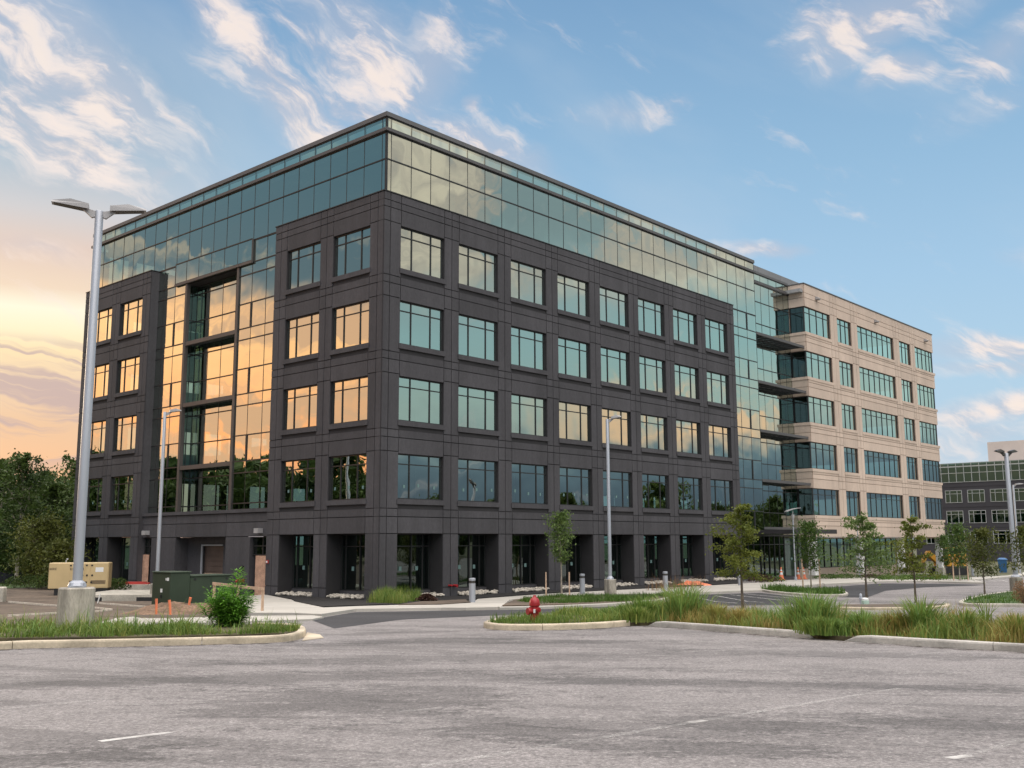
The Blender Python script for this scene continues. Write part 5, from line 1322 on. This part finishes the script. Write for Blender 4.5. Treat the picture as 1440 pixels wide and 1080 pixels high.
# tall bushy weed on the left island
p = at(322, 888, 25.2); t = empty('bushy_weed', (p.x, p.y, Z(p.y) + .08), 0, label='bushy bright green weed as tall as a person on the left island', cat='weed')
q = MB(); sm = MB()
for k in range(26):
    a = k*2.4; rr = .06 + .36*math.sqrt(k/26); x, y = math.cos(a)*rr, math.sin(a)*rr*.8; hh = (1.08 - .25*(rr/.5)**2) * R.uniform(.6, 1.15)
    if x > .12: hh *= .84
    if k % 5 == 0: x *= 1.3; y *= 1.2; hh *= .85
    if k in (3, 11): hh *= 1.15
    sm.tube([(x*.5, y*.5, -.05), (x*.9, y*.9, hh*.5), (x*1.3, y*1.3, hh)], [.012, .009, .004], 5)
    for j in range(190):
        f = R.uniform(.05, 1.03); c = Vector((x*(.5 + .8*f), y*(.5 + .8*f), hh*f)); an = R.uniform(0, 6.283); L = .10 + .09*math.sin(PI*min(1, f))
        d = Vector((math.cos(an), math.sin(an), R.uniform(-.35, .9))).normalized(); st = c + d*R.uniform(.01, .14); n = d.cross(Vector((0, 0, 1))).normalized()*.019
        q.add([st, st + d*L*.5 + n, st + d*L - Vector((0, 0, .012)), st + d*L*.5 - n], [(0, 1, 2, 3)])
q.build('leaves', MT['bushweed'], t, recalc=False); sm.build('stem', MT['leaf_young'], t)
# dry shrub at the right edge
p = at(1441, 857, 40); t = empty('dry_shrub', (p.x, p.y, Z(40) + .05), 0, label='dry straw-brown shrub cut off by the right edge', cat='shrub')
q = MB(); sm = MB()
for _ in range(1300):
    v = Vector((R.gauss(0, 1), R.gauss(0, 1), R.gauss(0, 1))).normalized() * R.random()**.4
    leafquad(q, Vector((v.x*.42, v.y*.42, .50 + v.z*.48)), .035)
for k in range(6): sm.tube([(0, 0, -.05), (math.cos(k)*.2, math.sin(k)*.2, .7)], [.02, .006], 5)
q.build('leaves', MT['straw'], t, recalc=False); sm.build('stem', MT['bark'], t)
# woods to either side and behind, seen only mirrored in the glass: one far-off mass each
def far_wood(name, spots, label):
    mb = MB()
    src = []
    for tm, cm in protos_t:
        src.append(([(v.co.copy()) for v in cm.data.vertices], [tuple(pp.vertices) for pp in cm.data.polygons]))
    for x, y, s, i in spots:
        vs, fs = src[i]; a = R.uniform(0, 6.28); ca, sa = math.cos(a)*s, math.sin(a)*s; z = Z(y)
        vs2 = vs; fs2 = fs
        idx = {}; nv = []; nf = []
        for f in fs2:
            g = []
            c = sum((vs2[k] for k in f), Vector()) / len(f)
            for k in f:
                w = c + (vs2[k] - c) * 1.75
                nv.append((x + w.x*ca - w.y*sa, y + w.x*sa + w.y*ca, z + w.z*s)); g.append(len(nv) - 1)
            nf.append(tuple(g))
        mb.add(nv, nf)
    return tag(mb.build(name, MT['leaf_forest'], recalc=False), label, 'wood', kind='stuff')
r6 = random.Random(8)
far_wood('far_wood', [(-96 + 14*(i % 2) + r6.uniform(-5, 5), -25 + 3.4*i, r6.uniform(1.15, 1.5), (2, 0, 2)[i % 3]) for i in range(44)], 'wood to the left of the car park seen mirrored in the facade')
far_wood('far_wood', [(116 + 12*(i % 2) + r6.uniform(-6, 6), -30 + 4.6*i, r6.uniform(.75, 1.25), (2, 0, 2)[i % 3]) for i in range(36)], 'wood to the right of the car park seen mirrored in the facade')
far_wood('far_wood', [(-70 + 7.5*i, -75 + r6.uniform(-6, 6), r6.uniform(.9, 1.5), i % 3) for i in range(20)], 'wood behind the car park seen mirrored in the side panes')
bpy.context.view_layer.update()
